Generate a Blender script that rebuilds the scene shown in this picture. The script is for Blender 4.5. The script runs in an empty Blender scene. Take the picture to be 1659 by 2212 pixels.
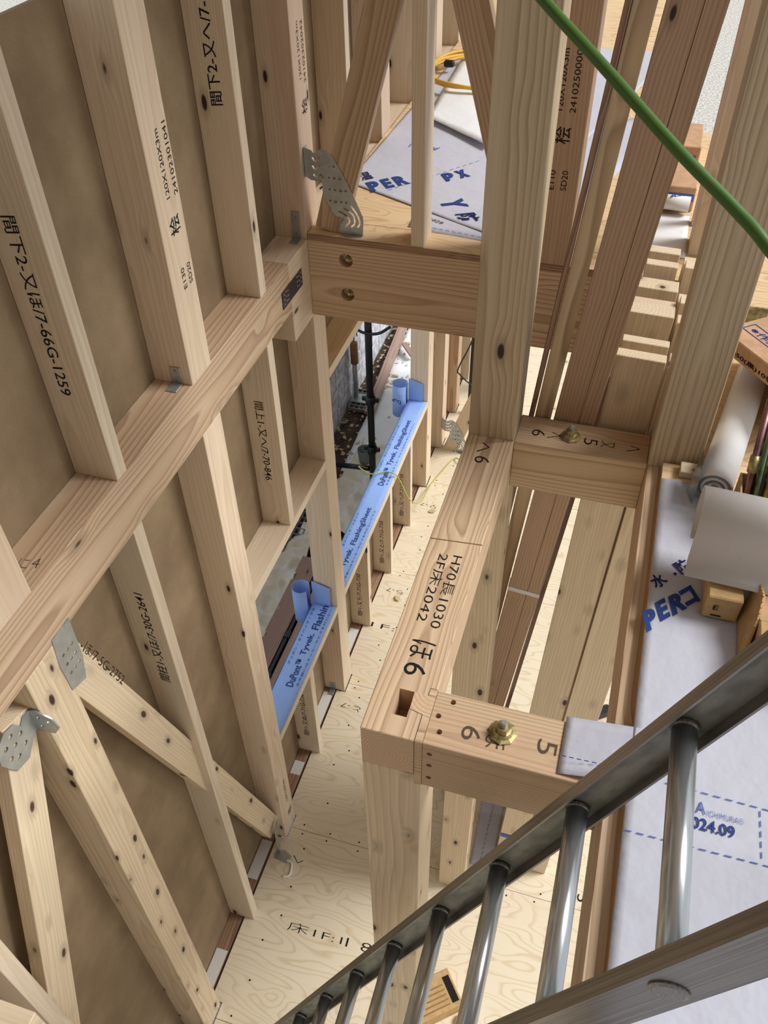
import bpy, bmesh, math, random
from mathutils import Vector as V, Matrix as M4, noise as mnoise
S = bpy.context.scene
C = S.collection
random.seed(4)
R = math.radians

# ---------------------------------------------------------------- camera, world, sun, exposure
cam = bpy.data.cameras.new('camera'); cam_o = bpy.data.objects.new('camera', cam); C.objects.link(cam_o)
cam_o.location = (1.11111, -1.79359, 4.18294)
cam_o.rotation_euler = (R(46.03985), R(0.92985), R(16.89076))
cam.sensor_fit = 'VERTICAL'; cam.sensor_height = 24.0; cam.lens = 1857.13 / 2212 * 24.0
cam.clip_start = 0.02; cam.clip_end = 200
S.camera = cam_o

w = bpy.data.worlds.new('overcast_sky'); S.world = w; w.use_nodes = True
bg = w.node_tree.nodes['Background']; bg.inputs[0].default_value = (0.90, 0.96, 1.0, 1); bg.inputs[1].default_value = 0.70

sun = bpy.data.lights.new('sun_offscreen', 'SUN'); sun.energy = 3.4; sun.angle = R(24); sun.color = (1.0, 0.985, 0.95)
sun_o = bpy.data.objects.new('sun_offscreen', sun); C.objects.link(sun_o)
sun_o.rotation_euler = V((-0.64, -0.26, -0.72)).to_track_quat('-Z', 'Y').to_euler()

vs = S.view_settings
vs.view_transform = 'Standard'; vs.look = 'None'; vs.gamma = 1.0; vs.use_curve_mapping = False; vs.exposure = 0.0

# ---------------------------------------------------------------- material helpers
def lin(c):
    return tuple(((v/255)/12.92 if v/255 <= .04045 else (((v/255)+.055)/1.055)**2.4) for v in c) + (1.0,)
MATS = {}
class NT:
    def __init__(s, name):
        s.m = bpy.data.materials.new(name); s.m.use_nodes = True; s.t = s.m.node_tree
        s.b = s.t.nodes['Principled BSDF']; MATS[name] = s.m
    def n(s, typ, **k):
        nd = s.t.nodes.new(typ)
        for a, v in k.items(): setattr(nd, a, v)
        return nd
    def link(s, a, b): s.t.links.new(a, b)
    def math(s, op, a, b=None, c=None, clamp=False):
        nd = s.n('ShaderNodeMath', operation=op); nd.use_clamp = clamp
        for i, v in enumerate((a, b, c)):
            if v is None: continue
            if isinstance(v, (int, float)): nd.inputs[i].default_value = v
            else: s.link(v, nd.inputs[i])
        return nd.outputs[0]
    def vmul(s, a, v):
        nd = s.n('ShaderNodeVectorMath', operation='MULTIPLY'); s.link(a, nd.inputs[0]); nd.inputs[1].default_value = v
        return nd.outputs[0]
    def noise(s, vec, scale=1, detail=2, rough=.5, col=False):
        nd = s.n('ShaderNodeTexNoise'); s.link(vec, nd.inputs['Vector']); nd.inputs['Scale'].default_value = scale
        nd.inputs['Detail'].default_value = detail; nd.inputs['Roughness'].default_value = rough
        return nd.outputs[1 if col else 0]
    def ramp(s, fac, stops, interp='LINEAR'):
        nd = s.n('ShaderNodeValToRGB'); s.link(fac, nd.inputs[0]); cr = nd.color_ramp; cr.interpolation = interp
        while len(cr.elements) < len(stops): cr.elements.new(.5)
        for e, (p, c) in zip(cr.elements, stops): e.position = p; e.color = c
        return nd.outputs[0]
    def mix(s, fac, a, b, mode='MIX'):
        nd = s.n('ShaderNodeMix', data_type='RGBA', blend_type=mode)
        for i, v in ((0, fac), (6, a), (7, b)):
            if isinstance(v, (int, float)): nd.inputs[i].default_value = v
            elif isinstance(v, tuple): nd.inputs[i].default_value = v
            else: s.link(v, nd.inputs[i])
        return nd.outputs[2]
    def mapr(s, v, a, b, c, d, smooth=True):
        nd = s.n('ShaderNodeMapRange'); nd.interpolation_type = 'SMOOTHSTEP' if smooth else 'LINEAR'
        s.link(v, nd.inputs[0])
        for i, k in enumerate((a, b, c, d)): nd.inputs[i+1].default_value = k
        return nd.outputs[0]
    def bump(s, h, st=.1, dist=.002):
        nd = s.n('ShaderNodeBump'); nd.inputs['Strength'].default_value = st; nd.inputs['Distance'].default_value = dist
        s.link(h, nd.inputs['Height']); s.link(nd.outputs[0], s.b.inputs['Normal'])

def rand_coord(t, ax=.16):
    tc = t.n('ShaderNodeTexCoord'); oi = t.n('ShaderNodeObjectInfo'); rnd = oi.outputs['Random']
    cx = t.math('MULTIPLY', t.math('SUBTRACT', t.math('FRACT', t.math('MULTIPLY', rnd, 7.13)), .5), ax)
    cy = t.math('MULTIPLY', t.math('SUBTRACT', t.math('FRACT', t.math('MULTIPLY', rnd, 13.71)), .5), ax)
    cz = t.math('MULTIPLY', rnd, 23.0)
    cb = t.n('ShaderNodeCombineXYZ')
    for i, v in enumerate((cx, cy, cz)): t.link(v, cb.inputs[i])
    ad = t.n('ShaderNodeVectorMath', operation='ADD'); t.link(tc.outputs['Object'], ad.inputs[0]); t.link(cb.outputs[0], ad.inputs[1])
    return ad.outputs[0], rnd

def wood(name, pale, mid, late, ring=.008, knot=.10, heart=None, rough=.6, contrast=1.0, kcol=(62, 36, 24), off=.16, ks=(8.0, 8.0, 3.1)):
    t = NT(name); P, rnd = rand_coord(t, off)
    vo = t.n('ShaderNodeTexVoronoi', feature='F1'); t.link(t.vmul(P, ks), vo.inputs['Vector']); vo.inputs['Scale'].default_value = 1
    kd = vo.outputs['Distance']
    warp = t.math('MULTIPLY', t.math('SUBTRACT', t.noise(t.vmul(P, (5, 5, .8)), 1, 2), .5), .055)
    kw = t.mapr(kd, .02, .34, .011, 0)
    sp = t.n('ShaderNodeSeparateXYZ'); t.link(P, sp.inputs[0])
    r = t.math('SQRT', t.math('ADD', t.math('MULTIPLY', sp.outputs[0], sp.outputs[0]), t.math('MULTIPLY', sp.outputs[1], sp.outputs[1])))
    r2 = t.math('ADD', t.math('ADD', r, warp), kw)
    f = t.math('FRACT', t.math('DIVIDE', r2, ring))
    base = t.ramp(f, [(0, lin(pale)), (.55, lin(mid)), (.88, lin(late)), (1, lin(pale))])
    if contrast < 1: base = t.mix(contrast, lin(tuple((a*2+b)/3 for a, b in zip(pale, mid))), base)
    if heart:
        hf = t.mapr(r2, .045, .075, .75, 0)
        base = t.mix(hf, base, t.mix(.35, lin(heart), base, 'MIX'))
    fib = t.noise(t.vmul(P, (240, 240, 4)), 1, 2)
    base = t.mix(t.mapr(fib, .3, .75, 0, .28), base, lin(tuple(v*.78 for v in mid)))
    big = t.noise(t.vmul(P, (3, 3, 1.1)), 1, 1)
    base = t.mix(t.mapr(big, .35, .7, 0, .3), base, lin(mid))
    ring2 = t.mapr(kd, knot*.95, knot*2.2, .45, 0)
    base = t.mix(ring2, base, lin(tuple(v*.72 for v in mid)))
    base = t.mix(t.mapr(kd, knot*.6, knot*.98, 1, 0), base, lin(kcol))
    hs = t.n('ShaderNodeHueSaturation'); t.link(base, hs.inputs['Color'])
    t.link(t.math('ADD', t.math('MULTIPLY', t.math('FRACT', t.math('MULTIPLY', rnd, 5.3)), .16), .92), hs.inputs['Value'])
    hs.inputs['Saturation'].default_value = .84; hs.inputs['Hue'].default_value = .503
    t.link(hs.outputs[0], t.b.inputs['Base Color']); t.b.inputs['Roughness'].default_value = rough
    t.b.inputs['Specular IOR Level'].default_value = .3
    t.bump(fib, .12, .002)
    return t.m

wood('hinoki_post', (228, 206, 178), (220, 192, 160), (206, 172, 138), .010, .085, heart=(208, 166, 138), contrast=.6, ks=(10, 10, 3.6))
wood('spruce_stud', (228, 210, 184), (218, 196, 166), (204, 176, 142), .008, .1, contrast=.6, ks=(10, 10, 3.6))
wood('cedar_beam', (214, 184, 150), (198, 160, 122), (162, 120, 88), .010, .09, heart=(180, 130, 98), contrast=.85)
wood('fir_beam', (220, 190, 150), (206, 170, 128), (158, 116, 80), .0075, .07, heart=(206, 160, 122), contrast=.9)
wood('fir_post', (212, 190, 156), (198, 172, 134), (166, 134, 98), .011, .085, contrast=.85)
wood('knotty_post', (224, 202, 168), (212, 184, 146), (184, 148, 108), .010, .16, contrast=.55, ks=(15, 15, 6.5))
wood('boxed_heart_beam', (222, 192, 154), (206, 170, 130), (160, 118, 82), .0062, .06, heart=(206, 160, 122), contrast=.9, off=.03)
wood('brown_board', (194, 158, 124), (182, 142, 108), (152, 112, 82), .009, .06, contrast=.8)
wood('yellow_board', (206, 178, 136), (190, 156, 112), (148, 112, 74), .011, .06)
wood('red_plank', (184, 150, 134), (168, 130, 114), (132, 98, 84), .012, .09)
wood('pale_board', (228, 208, 174), (220, 194, 158), (200, 168, 130), .010, .15, contrast=.6, kcol=(80, 46, 30), ks=(13, 13, 6))
wood('sill_timber', (168, 126, 94), (146, 104, 76), (110, 74, 54), .008, .07)
wood('grey_timber', (124, 116, 108), (112, 103, 95), (92, 84, 77), .009, .07)

def plain(name, col, rough=.6, metal=0, spec=.5, nscale=0, namt=.15, bump=0, aniso=None):
    t = NT(name); t.b.inputs['Roughness'].default_value = rough; t.b.inputs['Metallic'].default_value = metal
    t.b.inputs['Specular IOR Level'].default_value = spec; t.b.inputs['Base Color'].default_value = lin(col)
    if nscale:
        tc = t.n('ShaderNodeTexCoord'); nz = t.noise(tc.outputs['Object'], nscale, 4, .6)
        t.link(t.mix(t.mapr(nz, .3, .7, 0, 1), lin(tuple(v*(1-namt) for v in col)), lin(tuple(min(255, v*(1+namt*.5)) for v in col))), t.b.inputs['Base Color'])
        if bump: t.bump(nz, bump, .01)
    return t.m
plain('black_ink', (38, 34, 34), .8, spec=.1)
plain('faint_ink', (92, 76, 62), .8, spec=.1)
plain('blue_print', (42, 66, 130), .7, spec=.2)
plain('pale_blue_print', (84, 108, 180), .7, spec=.2)
plain('navy_print', (20, 34, 92), .7, spec=.2)
plain('green_print', (110, 176, 60), .7, spec=.2)
plain('dark_gap', (22, 15, 11), .9, spec=.05)
plain('zinc_yellow', (186, 174, 128), .36, .75, nscale=60, namt=.25)
plain('zinc_purple', (150, 116, 120), .3, .9, nscale=9, namt=.35)
plain('zinc_green', (120, 146, 116), .3, .9, nscale=9, namt=.35)
plain('galvanized', (176, 182, 182), .42, .7, nscale=20, namt=.07)
plain('galvanized_dark', (138, 138, 134), .45, .35, nscale=20, namt=.08)
plain('steel_dark', (62, 64, 66), .5, .5)
plain('bounce_ground', (196, 192, 184), .95, nscale=30, namt=.25)  # outside ground, paleness chosen to bounce daylight indoors
plain('black_plastic', (22, 26, 30), .45)
plain('white_plastic', (232, 232, 230), .5)
plain('hose_green', (72, 112, 50), .42)
plain('cord_yellow', (226, 178, 66), .5)
plain('wire_lime', (176, 178, 84), .5)
plain('leaf_dry', (186, 170, 126), .8)
plain('cardboard', (190, 158, 112), .85, spec=.15, nscale=40, namt=.06)
plain('cardboard_dark', (150, 118, 80), .85, spec=.15, nscale=40, namt=.06)
plain('cardboard_rose', (198, 160, 128), .85, spec=.15, nscale=30, namt=.06)
plain('grey_foil', (150, 158, 164), .3, .8)
plain('bucket_grey', (120, 124, 126), .6)
plain('tape_white', (216, 214, 212), .6)
plain('concrete', (208, 210, 220), .9, nscale=14, namt=.22, bump=.2)
plain('mortar', (126, 124, 126), .95)
plain('lamp_black', (30, 30, 32), .5)

# sheathing board, mottled brown
t = NT('sheathing_board'); tc = t.n('ShaderNodeTexCoord')
a = t.noise(tc.outputs['Object'], 3.5, 5, .62); b2 = t.noise(tc.outputs['Object'], 320, 2)
c = t.mix(t.mapr(a, .3, .72, 0, 1), lin((134, 114, 90)), lin((160, 140, 112)))
t.link(t.mix(t.mapr(b2, .35, .75, 0, .25), c, lin((110, 88, 64))), t.b.inputs['Base Color']); t.b.inputs['Roughness'].default_value = .75
t.b.inputs['Specular IOR Level'].default_value = .2

# rotary cut plywood
def plywood(name, pale, line, tint):
    t = NT(name); tc = t.n('ShaderNodeTexCoord'); oi = t.n('ShaderNodeObjectInfo')
    cb = t.n('ShaderNodeCombineXYZ'); t.link(t.math('MULTIPLY', oi.outputs['Random'], 31.0), cb.inputs[2])
    ad = t.n('ShaderNodeVectorMath', operation='ADD'); t.link(tc.outputs['Object'], ad.inputs[0]); t.link(cb.outputs[0], ad.inputs[1]); P = ad.outputs[0]
    vo = t.n('ShaderNodeTexVoronoi', feature='F1'); t.link(t.vmul(P, (3.6, 4.6, 1.0)), vo.inputs['Vector']); vo.inputs['Scale'].default_value = 1
    kd = vo.outputs['Distance']
    n = t.math('ADD', t.noise(t.vmul(P, (1.5, 5.5, 1)), 1, 2.2, .45), t.mapr(kd, 0, .35, .16, 0))
    f = t.math('FRACT', t.math('MULTIPLY', n, 17))
    base = t.ramp(f, [(0, lin(pale)), (.62, lin(pale)), (.90, lin(line)), (1, lin(pale))])
    base = t.mix(t.mapr(t.noise(P, 1.6, 2), .4, .75, 0, .55), base, lin(tint))
    fib = t.noise(t.vmul(P, (5, 190, 1)), 1, 2)
    base = t.mix(t.mapr(fib, .35, .75, 0, .18), base, lin(line))
    base = t.mix(t.mapr(kd, .05, .13, .55, 0), base, lin((180, 140, 92)))
    base = t.mix(t.mapr(kd, .02, .045, .9, 0), base, lin((110, 78, 52)))
    t.link(base, t.b.inputs['Base Color']); t.b.inputs['Roughness'].default_value = .65; t.b.inputs['Specular IOR Level'].default_value = .25
plywood('plywood_floor', (226, 215, 192), (210, 192, 160), (220, 204, 180))
plywood('plywood_upper', (222, 196, 158), (200, 164, 122), (210, 178, 140))

def paper(name, col, sc=7, st=.25):
    t = NT(name); tc = t.n('ShaderNodeTexCoord')
    a = t.noise(tc.outputs['Object'], sc, 4, .55); b2 = t.noise(tc.outputs['Object'], sc*9, 3)
    t.link(t.mix(t.mapr(b2, .62, .8, 0, .25), lin(col), lin(tuple(v*.85 for v in col))), t.b.inputs['Base Color'])
    t.b.inputs['Roughness'].default_value = .6; t.b.inputs['Specular IOR Level'].default_value = .3
    t.bump(a, st, .03)
paper('floor_paper', (192, 194, 208)); paper('thin_sheet', (232, 234, 238)); paper('roll_paper', (226, 226, 228), 4, .1)
paper('flashing_blue', (146, 178, 238), 9, .35); paper('flashing_dark', (72, 92, 150), 9, .35)

# aluminium, brushed
def alum(name, col, rough, sc, metal):
    t = NT(name); tc = t.n('ShaderNodeTexCoord')
    a = t.noise(t.vmul(tc.outputs['Object'], sc), 1, 3)
    t.link(t.mix(t.mapr(a, .3, .7, 0, 1), lin(tuple(v*.8 for v in col)), lin(col)), t.b.inputs['Base Color'])
    t.b.inputs['Metallic'].default_value = metal; t.b.inputs['Roughness'].default_value = rough; t.bump(a, .08, .002)
alum('aluminium_rail', (150, 147, 142), .42, (300, 300, 3), .6); alum('aluminium_web', (150, 150, 140), .6, (60, 60, 20), .3); alum('aluminium_rung', (206, 212, 216), .26, (20, 20, 3), .8)

# soil
t = NT('soil'); tc = t.n('ShaderNodeTexCoord')
a = t.noise(tc.outputs['Object'], 9, 8, .7); b2 = t.noise(tc.outputs['Object'], 60, 4, .7)
c = t.mix(t.mapr(a, .3, .7, 0, 1), lin((52, 40, 34)), lin((104, 84, 72)))
t.link(t.mix(t.mapr(b2, .58, .7, 0, .7), c, lin((164, 140, 112))), t.b.inputs['Base Color']); t.b.inputs['Roughness'].default_value = .95
t.bump(b2, .8, .02)
t = NT('tarp'); tc = t.n('ShaderNodeTexCoord'); a = t.noise(tc.outputs['Object'], 5, 5, .6)
t.link(t.mix(t.mapr(a, .35, .7, 0, 1), lin((222, 214, 188)), lin((240, 240, 236))), t.b.inputs['Base Color']); t.b.inputs['Roughness'].default_value = .5; t.bump(a, .5, .05)

# ---------------------------------------------------------------- mesh helpers
AX = {'z': M4.Identity(4),
      'x': M4(((0, 0, 1, 0), (1, 0, 0, 0), (0, 1, 0, 0), (0, 0, 0, 1))),
      'y': M4(((0, 1, 0, 0), (0, 0, 1, 0), (1, 0, 0, 0), (0, 0, 0, 1)))}
WM = {}
def wm(o): return WM[o.name]
def tag(o, label=None, cat=None, group=None, kind=None):
    if label: o['label'] = label
    if cat: o['category'] = cat
    if group: o['group'] = group
    if kind: o['kind'] = kind
    return o
def obj(name, me, mat=None, mw=None, parent=None):
    o = bpy.data.objects.new(name, me); C.objects.link(o)
    mw = mw or M4.Identity(4); WM[o.name] = mw.copy()
    if parent is not None:
        o.parent = parent; o.matrix_basis = WM[parent.name].inverted() @ mw
    else: o.matrix_basis = mw
    if mat and me and not me.materials: me.materials.append(MATS[mat])
    return o
def empty(name, loc=(0, 0, 0), parent=None): return obj(name, None, None, M4.Translation(V(loc)), parent)
def bm_mesh(bm, smooth=False):
    bmesh.ops.recalc_face_normals(bm, faces=bm.faces)
    me = bpy.data.meshes.new('mesh'); bm.to_mesh(me); bm.free()
    if smooth:
        for p in me.polygons: p.use_smooth = True
    return me
def box_bm(w, d, L, bev=.0015, bm=None, at=(0, 0, 0)):
    own = bm is None; b = bm or bmesh.new()
    g = bmesh.ops.create_cube(b, size=1)['verts']
    for v in g: v.co = V((v.co.x*w+at[0], v.co.y*d+at[1], (v.co.z+.5)*L+at[2]))
    if bev:
        es = list({e for v in g for e in v.link_edges})
        bmesh.ops.bevel(b, geom=es, offset=bev, segments=1, affect='EDGES')
    return b
def timber(name, x, y, z, ax, mat, parent=None, bev=.0015):
    """axis aligned timber, local Z along its length"""
    x = sorted(x); y = sorted(y); z = sorted(z)
    s = (x[1]-x[0], y[1]-y[0], z[1]-z[0]); ctr = ((x[0]+x[1])/2, (y[0]+y[1])/2, (z[0]+z[1])/2)
    if ax == 'z': dims = s; org = (ctr[0], ctr[1], z[0])
    elif ax == 'x': dims = (s[1], s[2], s[0]); org = (x[0], ctr[1], ctr[2])
    else: dims = (s[2], s[0], s[1]); org = (ctr[0], y[0], ctr[2])
    return obj(name, bm_mesh(box_bm(*dims, bev)), mat, M4.Translation(V(org)) @ AX[ax], parent)
def frame(o, zdir, ydir):
    z = V(zdir).normalized(); xx = V(ydir).cross(z).normalized(); yy = z.cross(xx)
    m = M4((xx, yy, z)).transposed().to_4x4(); m.translation = V(o); return m
def beam(name, p0, p1, w, d, nrm, mat, parent=None, bev=.0015):
    """free timber: width w across, thickness d along nrm, centre line p0-p1"""
    L = (V(p1)-V(p0)).length
    return obj(name, bm_mesh(box_bm(w, d, L, bev)), mat, frame(p0, V(p1)-V(p0), nrm), parent)
def cut(o, cutters):
    for cb in cutters:
        md = o.modifiers.new('cut', 'BOOLEAN'); md.operation = 'DIFFERENCE'; md.object = cb; md.solver = 'EXACT'
    bpy.context.view_layer.update()
    dg = bpy.context.evaluated_depsgraph_get()
    me = bpy.data.meshes.new_from_object(o.evaluated_get(dg)); o.modifiers.clear(); old = o.data; o.data = me
    for cb in cutters: bpy.data.objects.remove(cb, do_unlink=True)
def tube(pts, r, seg=10, closed=False, cap=True):
    bm = bmesh.new(); n = len(pts); rings = []; pts = [V(p) for p in pts]
    up = V((.13, .27, .95)).normalized()
    for i, p in enumerate(pts):
        a = pts[(i-1) % n] if (closed or i > 0) else p; b = pts[(i+1) % n] if (closed or i < n-1) else p
        tdir = (b-a).normalized(); u = tdir.cross(up)
        if u.length < 1e-3: u = tdir.cross(V((1, 0, 0)))
        u.normalize(); v = tdir.cross(u); rr = r[i] if isinstance(r, (list, tuple)) else r
        rings.append([bm.verts.new(p+(u*math.cos(2*math.pi*k/seg)+v*math.sin(2*math.pi*k/seg))*rr) for k in range(seg)])
    for i in range(n if closed else n-1):
        A, B = rings[i], rings[(i+1) % n]
        for k in range(seg): bm.faces.new((A[k], A[(k+1) % seg], B[(k+1) % seg], B[k]))
    if cap and not closed: bm.faces.new(rings[0]); bm.faces.new(rings[-1][::-1])
    return bm_mesh(bm, True)
def smooth_path(P, k=6):
    P = [V(p) for p in P]; out = []
    for i in range(len(P)-1):
        p0 = P[max(i-1, 0)]; p1 = P[i]; p2 = P[i+1]; p3 = P[min(i+2, len(P)-1)]
        for j in range(k):
            t = j/k
            out.append(.5*((2*p1)+(p2-p0)*t+(2*p0-5*p1+4*p2-p3)*t*t+(3*p1-p0-3*p2+p3)*t**3))
    return out+[P[-1]]
def lathe(prof, seg=16, smooth=False):
    bm = bmesh.new(); rings = []
    for r, z in prof:
        rings.append([bm.verts.new((r*math.cos(2*math.pi*k/seg), r*math.sin(2*math.pi*k/seg), z)) for k in range(seg)])
    for A, B in zip(rings, rings[1:]):
        for k in range(seg): bm.faces.new((A[k], A[(k+1) % seg], B[(k+1) % seg], B[k]))
    bm.faces.new(rings[0][::-1]); bm.faces.new(rings[-1]); return bm_mesh(bm, smooth)
def fill2d(loops, th):
    """flat plate from outline + hole loops (2D curve fill), extruded"""
    cu = bpy.data.curves.new('plate', 'CURVE'); cu.dimensions = '2D'; cu.fill_mode = 'BOTH'; cu.extrude = th/2
    for lp in loops:
        sp = cu.splines.new('POLY'); sp.points.add(len(lp)-1); sp.use_cyclic_u = True
        for q, p in zip(sp.points, lp): q.co = (p[0], p[1], 0, 1)
    o = bpy.data.objects.new('tmp', cu); C.objects.link(o)
    dg = bpy.context.evaluated_depsgraph_get()
    me = bpy.data.meshes.new_from_object(o.evaluated_get(dg)); bpy.data.objects.remove(o, do_unlink=True); bpy.data.curves.remove(cu)
    return me
def circ(cx, cy, r, n=10): return [(cx+r*math.cos(2*math.pi*k/n), cy+r*math.sin(2*math.pi*k/n)) for k in range(n)]
def slot(pts, w):
    """a rounded stroke as a closed loop"""
    pts = [V((p[0], p[1])) for p in pts]; Lf, Rt = [], []
    for i, p in enumerate(pts):
        a = pts[max(i-1, 0)]; b = pts[min(i+1, len(pts)-1)]; d = (b-a).normalized(); n = V((-d.y, d.x))*w/2
        Lf.append(p+n); Rt.append(p-n)
    return [tuple(q) for q in Lf+Rt[::-1]]
TXT = {}
def text_mesh(body, bold=0.0, shear=0.0):
    key = (body, bold, shear)
    if key not in TXT:
        cu = bpy.data.curves.new('txt', 'FONT'); cu.body = body; cu.size = 1; cu.resolution_u = 3; cu.offset = bold; cu.shear = shear
        o = bpy.data.objects.new('tmp', cu); C.objects.link(o)
        bpy.context.view_layer.update(); dg = bpy.context.evaluated_depsgraph_get()
        me = bpy.data.meshes.new_from_object(o.evaluated_get(dg)); bpy.data.objects.remove(o, do_unlink=True); bpy.data.curves.remove(cu)
        xs = [v.co.x for v in me.vertices]; ys = [v.co.y for v in me.vertices]
        x0, x1, y0, y1 = min(xs), max(xs), min(ys), max(ys)
        for v in me.vertices: v.co.x = (v.co.x-x0)/(x1-x0); v.co.y = (v.co.y-y0)/(y1-y0)
        TXT[key] = me
    return TXT[key]
def text(parent, body, p, r, n, length, height, mat='black_ink', bold=0.008, shear=0, lift=.0006, name='printed_text'):
    """body starts at p (lower left), runs along r for `length`, letters stand `height` tall; n = surface normal"""
    r = V(r).normalized(); n = V(n).normalized(); u = n.cross(r)
    me = text_mesh(body, bold, shear).copy(); me.materials.clear()
    m = M4((r*length, u*height, n)).transposed().to_4x4(); m.translation = V(p)+n*lift
    for v in me.vertices: v.co = m @ v.co
    org = V(p); 
    for v in me.vertices: v.co -= org
    return obj(name, me, mat, M4.Translation(org), parent)
def quad_strip(parent, name, pts, nrm, mat, th=.0008, lift=.0005):
    """thin flat polygon lying on a surface"""
    bm = bmesh.new(); n = V(nrm).normalized(); org = V(pts[0])
    A = [bm.verts.new(V(p)-org+n*lift) for p in pts]; B = [bm.verts.new(V(p)-org+n*(lift+th)) for p in pts]
    bm.faces.new(B); bm.faces.new(A[::-1]); k = len(A)
    for i in range(k): bm.faces.new((A[i], A[(i+1) % k], B[(i+1) % k], B[i]))
    return obj(name, bm_mesh(bm), mat, M4.Translation(org), parent)
def ring_mesh(r1, r0, h, seg=28):
    bm = bmesh.new(); R_ = []
    for r, z in ((r1, 0), (r1, h), (r0, h), (r0, 0)):
        R_.append([bm.verts.new((r*math.cos(2*math.pi*k/seg), r*math.sin(2*math.pi*k/seg), z)) for k in range(seg)])
    for a in range(4):
        A, B = R_[a], R_[(a+1) % 4]
        for k in range(seg): bm.faces.new((A[k], A[(k+1) % seg], B[(k+1) % seg], B[k]))
    return bm_mesh(bm)
def hexnut(parent, p, n, r, h, mat='zinc_yellow', name='nut'):
    return obj(name, lathe([(r, 0), (r, h*.85), (r*.88, h)], 6), mat, frame(p, n, (0, 1, .01) if abs(V(n).y) < .9 else (1, 0, 0)), parent)

# ================================================================ SETTING
def prism(name, pts, z0, z1, mat, parent=None):
    org = V((pts[0][0], pts[0][1], z0)); bm = bmesh.new()
    A = [bm.verts.new((p[0]-org.x, p[1]-org.y, 0)) for p in pts]; B = [bm.verts.new((p[0]-org.x, p[1]-org.y, z1-z0)) for p in pts]
    bm.faces.new(A[::-1]); bm.faces.new(B); k = len(A)
    for i in range(k): bm.faces.new((A[i], A[(i+1) % k], B[(i+1) % k], B[i]))
    return obj(name, bm_mesh(bm), mat, M4.Translation(org), parent)
def sheet(name, c, nx, ny, amp, mat, parent=None, freq=3.0, th=0, seed=0, curl=None):
    """wavy quad sheet through 4 corners c (going round)"""
    org = V(c[0]); bm = bmesh.new(); G = []
    nrm = (V(c[1])-V(c[0])).cross(V(c[3])-V(c[0])).normalized()
    if nrm.z < 0 and abs(nrm.z) > .5: nrm = -nrm
    for j in range(ny+1):
        row = []
        for i in range(nx+1):
            s, q = i/nx, j/ny
            p = V(c[0])*(1-s)*(1-q)+V(c[1])*s*(1-q)+V(c[2])*s*q+V(c[3])*(1-s)*q
            p = p+nrm*(amp*(.5+.5*mnoise.noise(p*freq+V((seed, seed*2, 0))))) 
            if curl: p = p+curl(s, q)
            row.append(bm.verts.new(p-org))
        G.append(row)
    for j in range(ny):
        for i in range(nx): bm.faces.new((G[j][i], G[j][i+1], G[j+1][i+1], G[j+1][i]))
    me = bm_mesh(bm, True)
    o = obj(name, me, mat, M4.Translation(org), parent)
    if th:
        md = o.modifiers.new('thickness', 'SOLIDIFY'); md.thickness = th; md.offset = 1 if nrm.z >= 0 else -1
    return o

ground = obj('ground', bm_mesh(box_bm(40, 40, .2, 0)), 'bounce_ground', M4.Translation(V((0, 2, -.62))))  # pale tone set to throw light into the lower storey
tag(ground, 'yard around the house, toned pale to bounce light in', 'ground', kind='structure')

wall = tag(empty('wall_left', (-.126, 0, 0)), 'brown sheathing boards closing the left wall behind the studs', 'wall', kind='structure')
def panel(y0, y1, z0, z1): timber('sheathing_panel', (-.132, -.1205), (y0+.001, y1-.001), (z0, z1), 'z', 'sheathing_board', wall, 0)
panel(-2.7, -.91, -.25, 3.742); panel(-.91, 0, -.25, 3.742); panel(-2.7, -.91, 4.0, 5.4); panel(-.91, 0, 4.0, 5.4)
panel(0, .91, -.25, .715); panel(0, .91, 1.70, 5.4)
panel(.91, 2.73, -.25, .715); panel(.91, 2.73, 2.10, 5.4); panel(2.73, 4.6, -.25, 5.4)

back = tag(empty('wall_back_added', (1.6, -3.15, 0)), 'unseen brown sheathing boards added to dim the upper floor from the rear', 'wall', kind='structure')  # out of view, added to cut light from behind; left open below
for x0 in (-.13, .78, 1.69, 2.60): timber('sheathing_panel', (x0+.001, x0+.909), (-3.16, -3.148), (2.60, 5.4), 'z', 'sheathing_board', back, 0)

floor = tag(empty('floor', (0, 0, -.024)), 'pale plywood panels of the ground floor with stamped marks', 'floor', kind='structure')
ceil = tag(empty('shade_roof', (.9, .7, 5.4)), 'unseen plywood roof deck added to block sky light over the left side', 'shade_roof', kind='structure')  # added above the view to cut sky fill; stops short to pass the sun
for k in range(9): timber('shade_roof_panel', (-.13, 1.9), (-3.16+k*.91, -2.252+k*.91), (5.41, 5.422), 'x', 'plywood_upper', ceil, 0)
POST1 = [-1.82, -.91, 0, .91, 2.73, 3.185, 3.64]
def floor_panel(x0, x1, y0, y1, left):
    pts = []
    y0 += .0012; y1 -= .0012; x1 -= .0012
    if not left: pts = [(x0, y0), (x1, y0), (x1, y1), (x0, y1)]
    else:
        edge = []; xn, xe = .006, -.046; y = y0; inside = any(abs(y0-p) < .066 for p in POST1)
        edge.append((xn if inside else xe, y0))
        for p in sorted(POST1):
            for b, ins in ((p-.066, True), (p+.066, False)):
                if y0 < b < y1:
                    edge.append((xe if ins else xn, b)); edge.append((xn if ins else xe, b))
        edge.append((xn if any(abs(y1-p) < .066 for p in POST1) else xe, y1))
        pts = [(x1, y0), (x1, y1)] + edge[::-1]
    return prism('plywood_panel', pts, -.024, 0, 'plywood_floor', floor)
FP = {}
for k in range(-4, 6):
    FP[k] = floor_panel(-.046, 1.775, k*.91, (k+1)*.91, True); floor_panel(1.775, 3.6, k*.91, (k+1)*.91, False)
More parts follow.
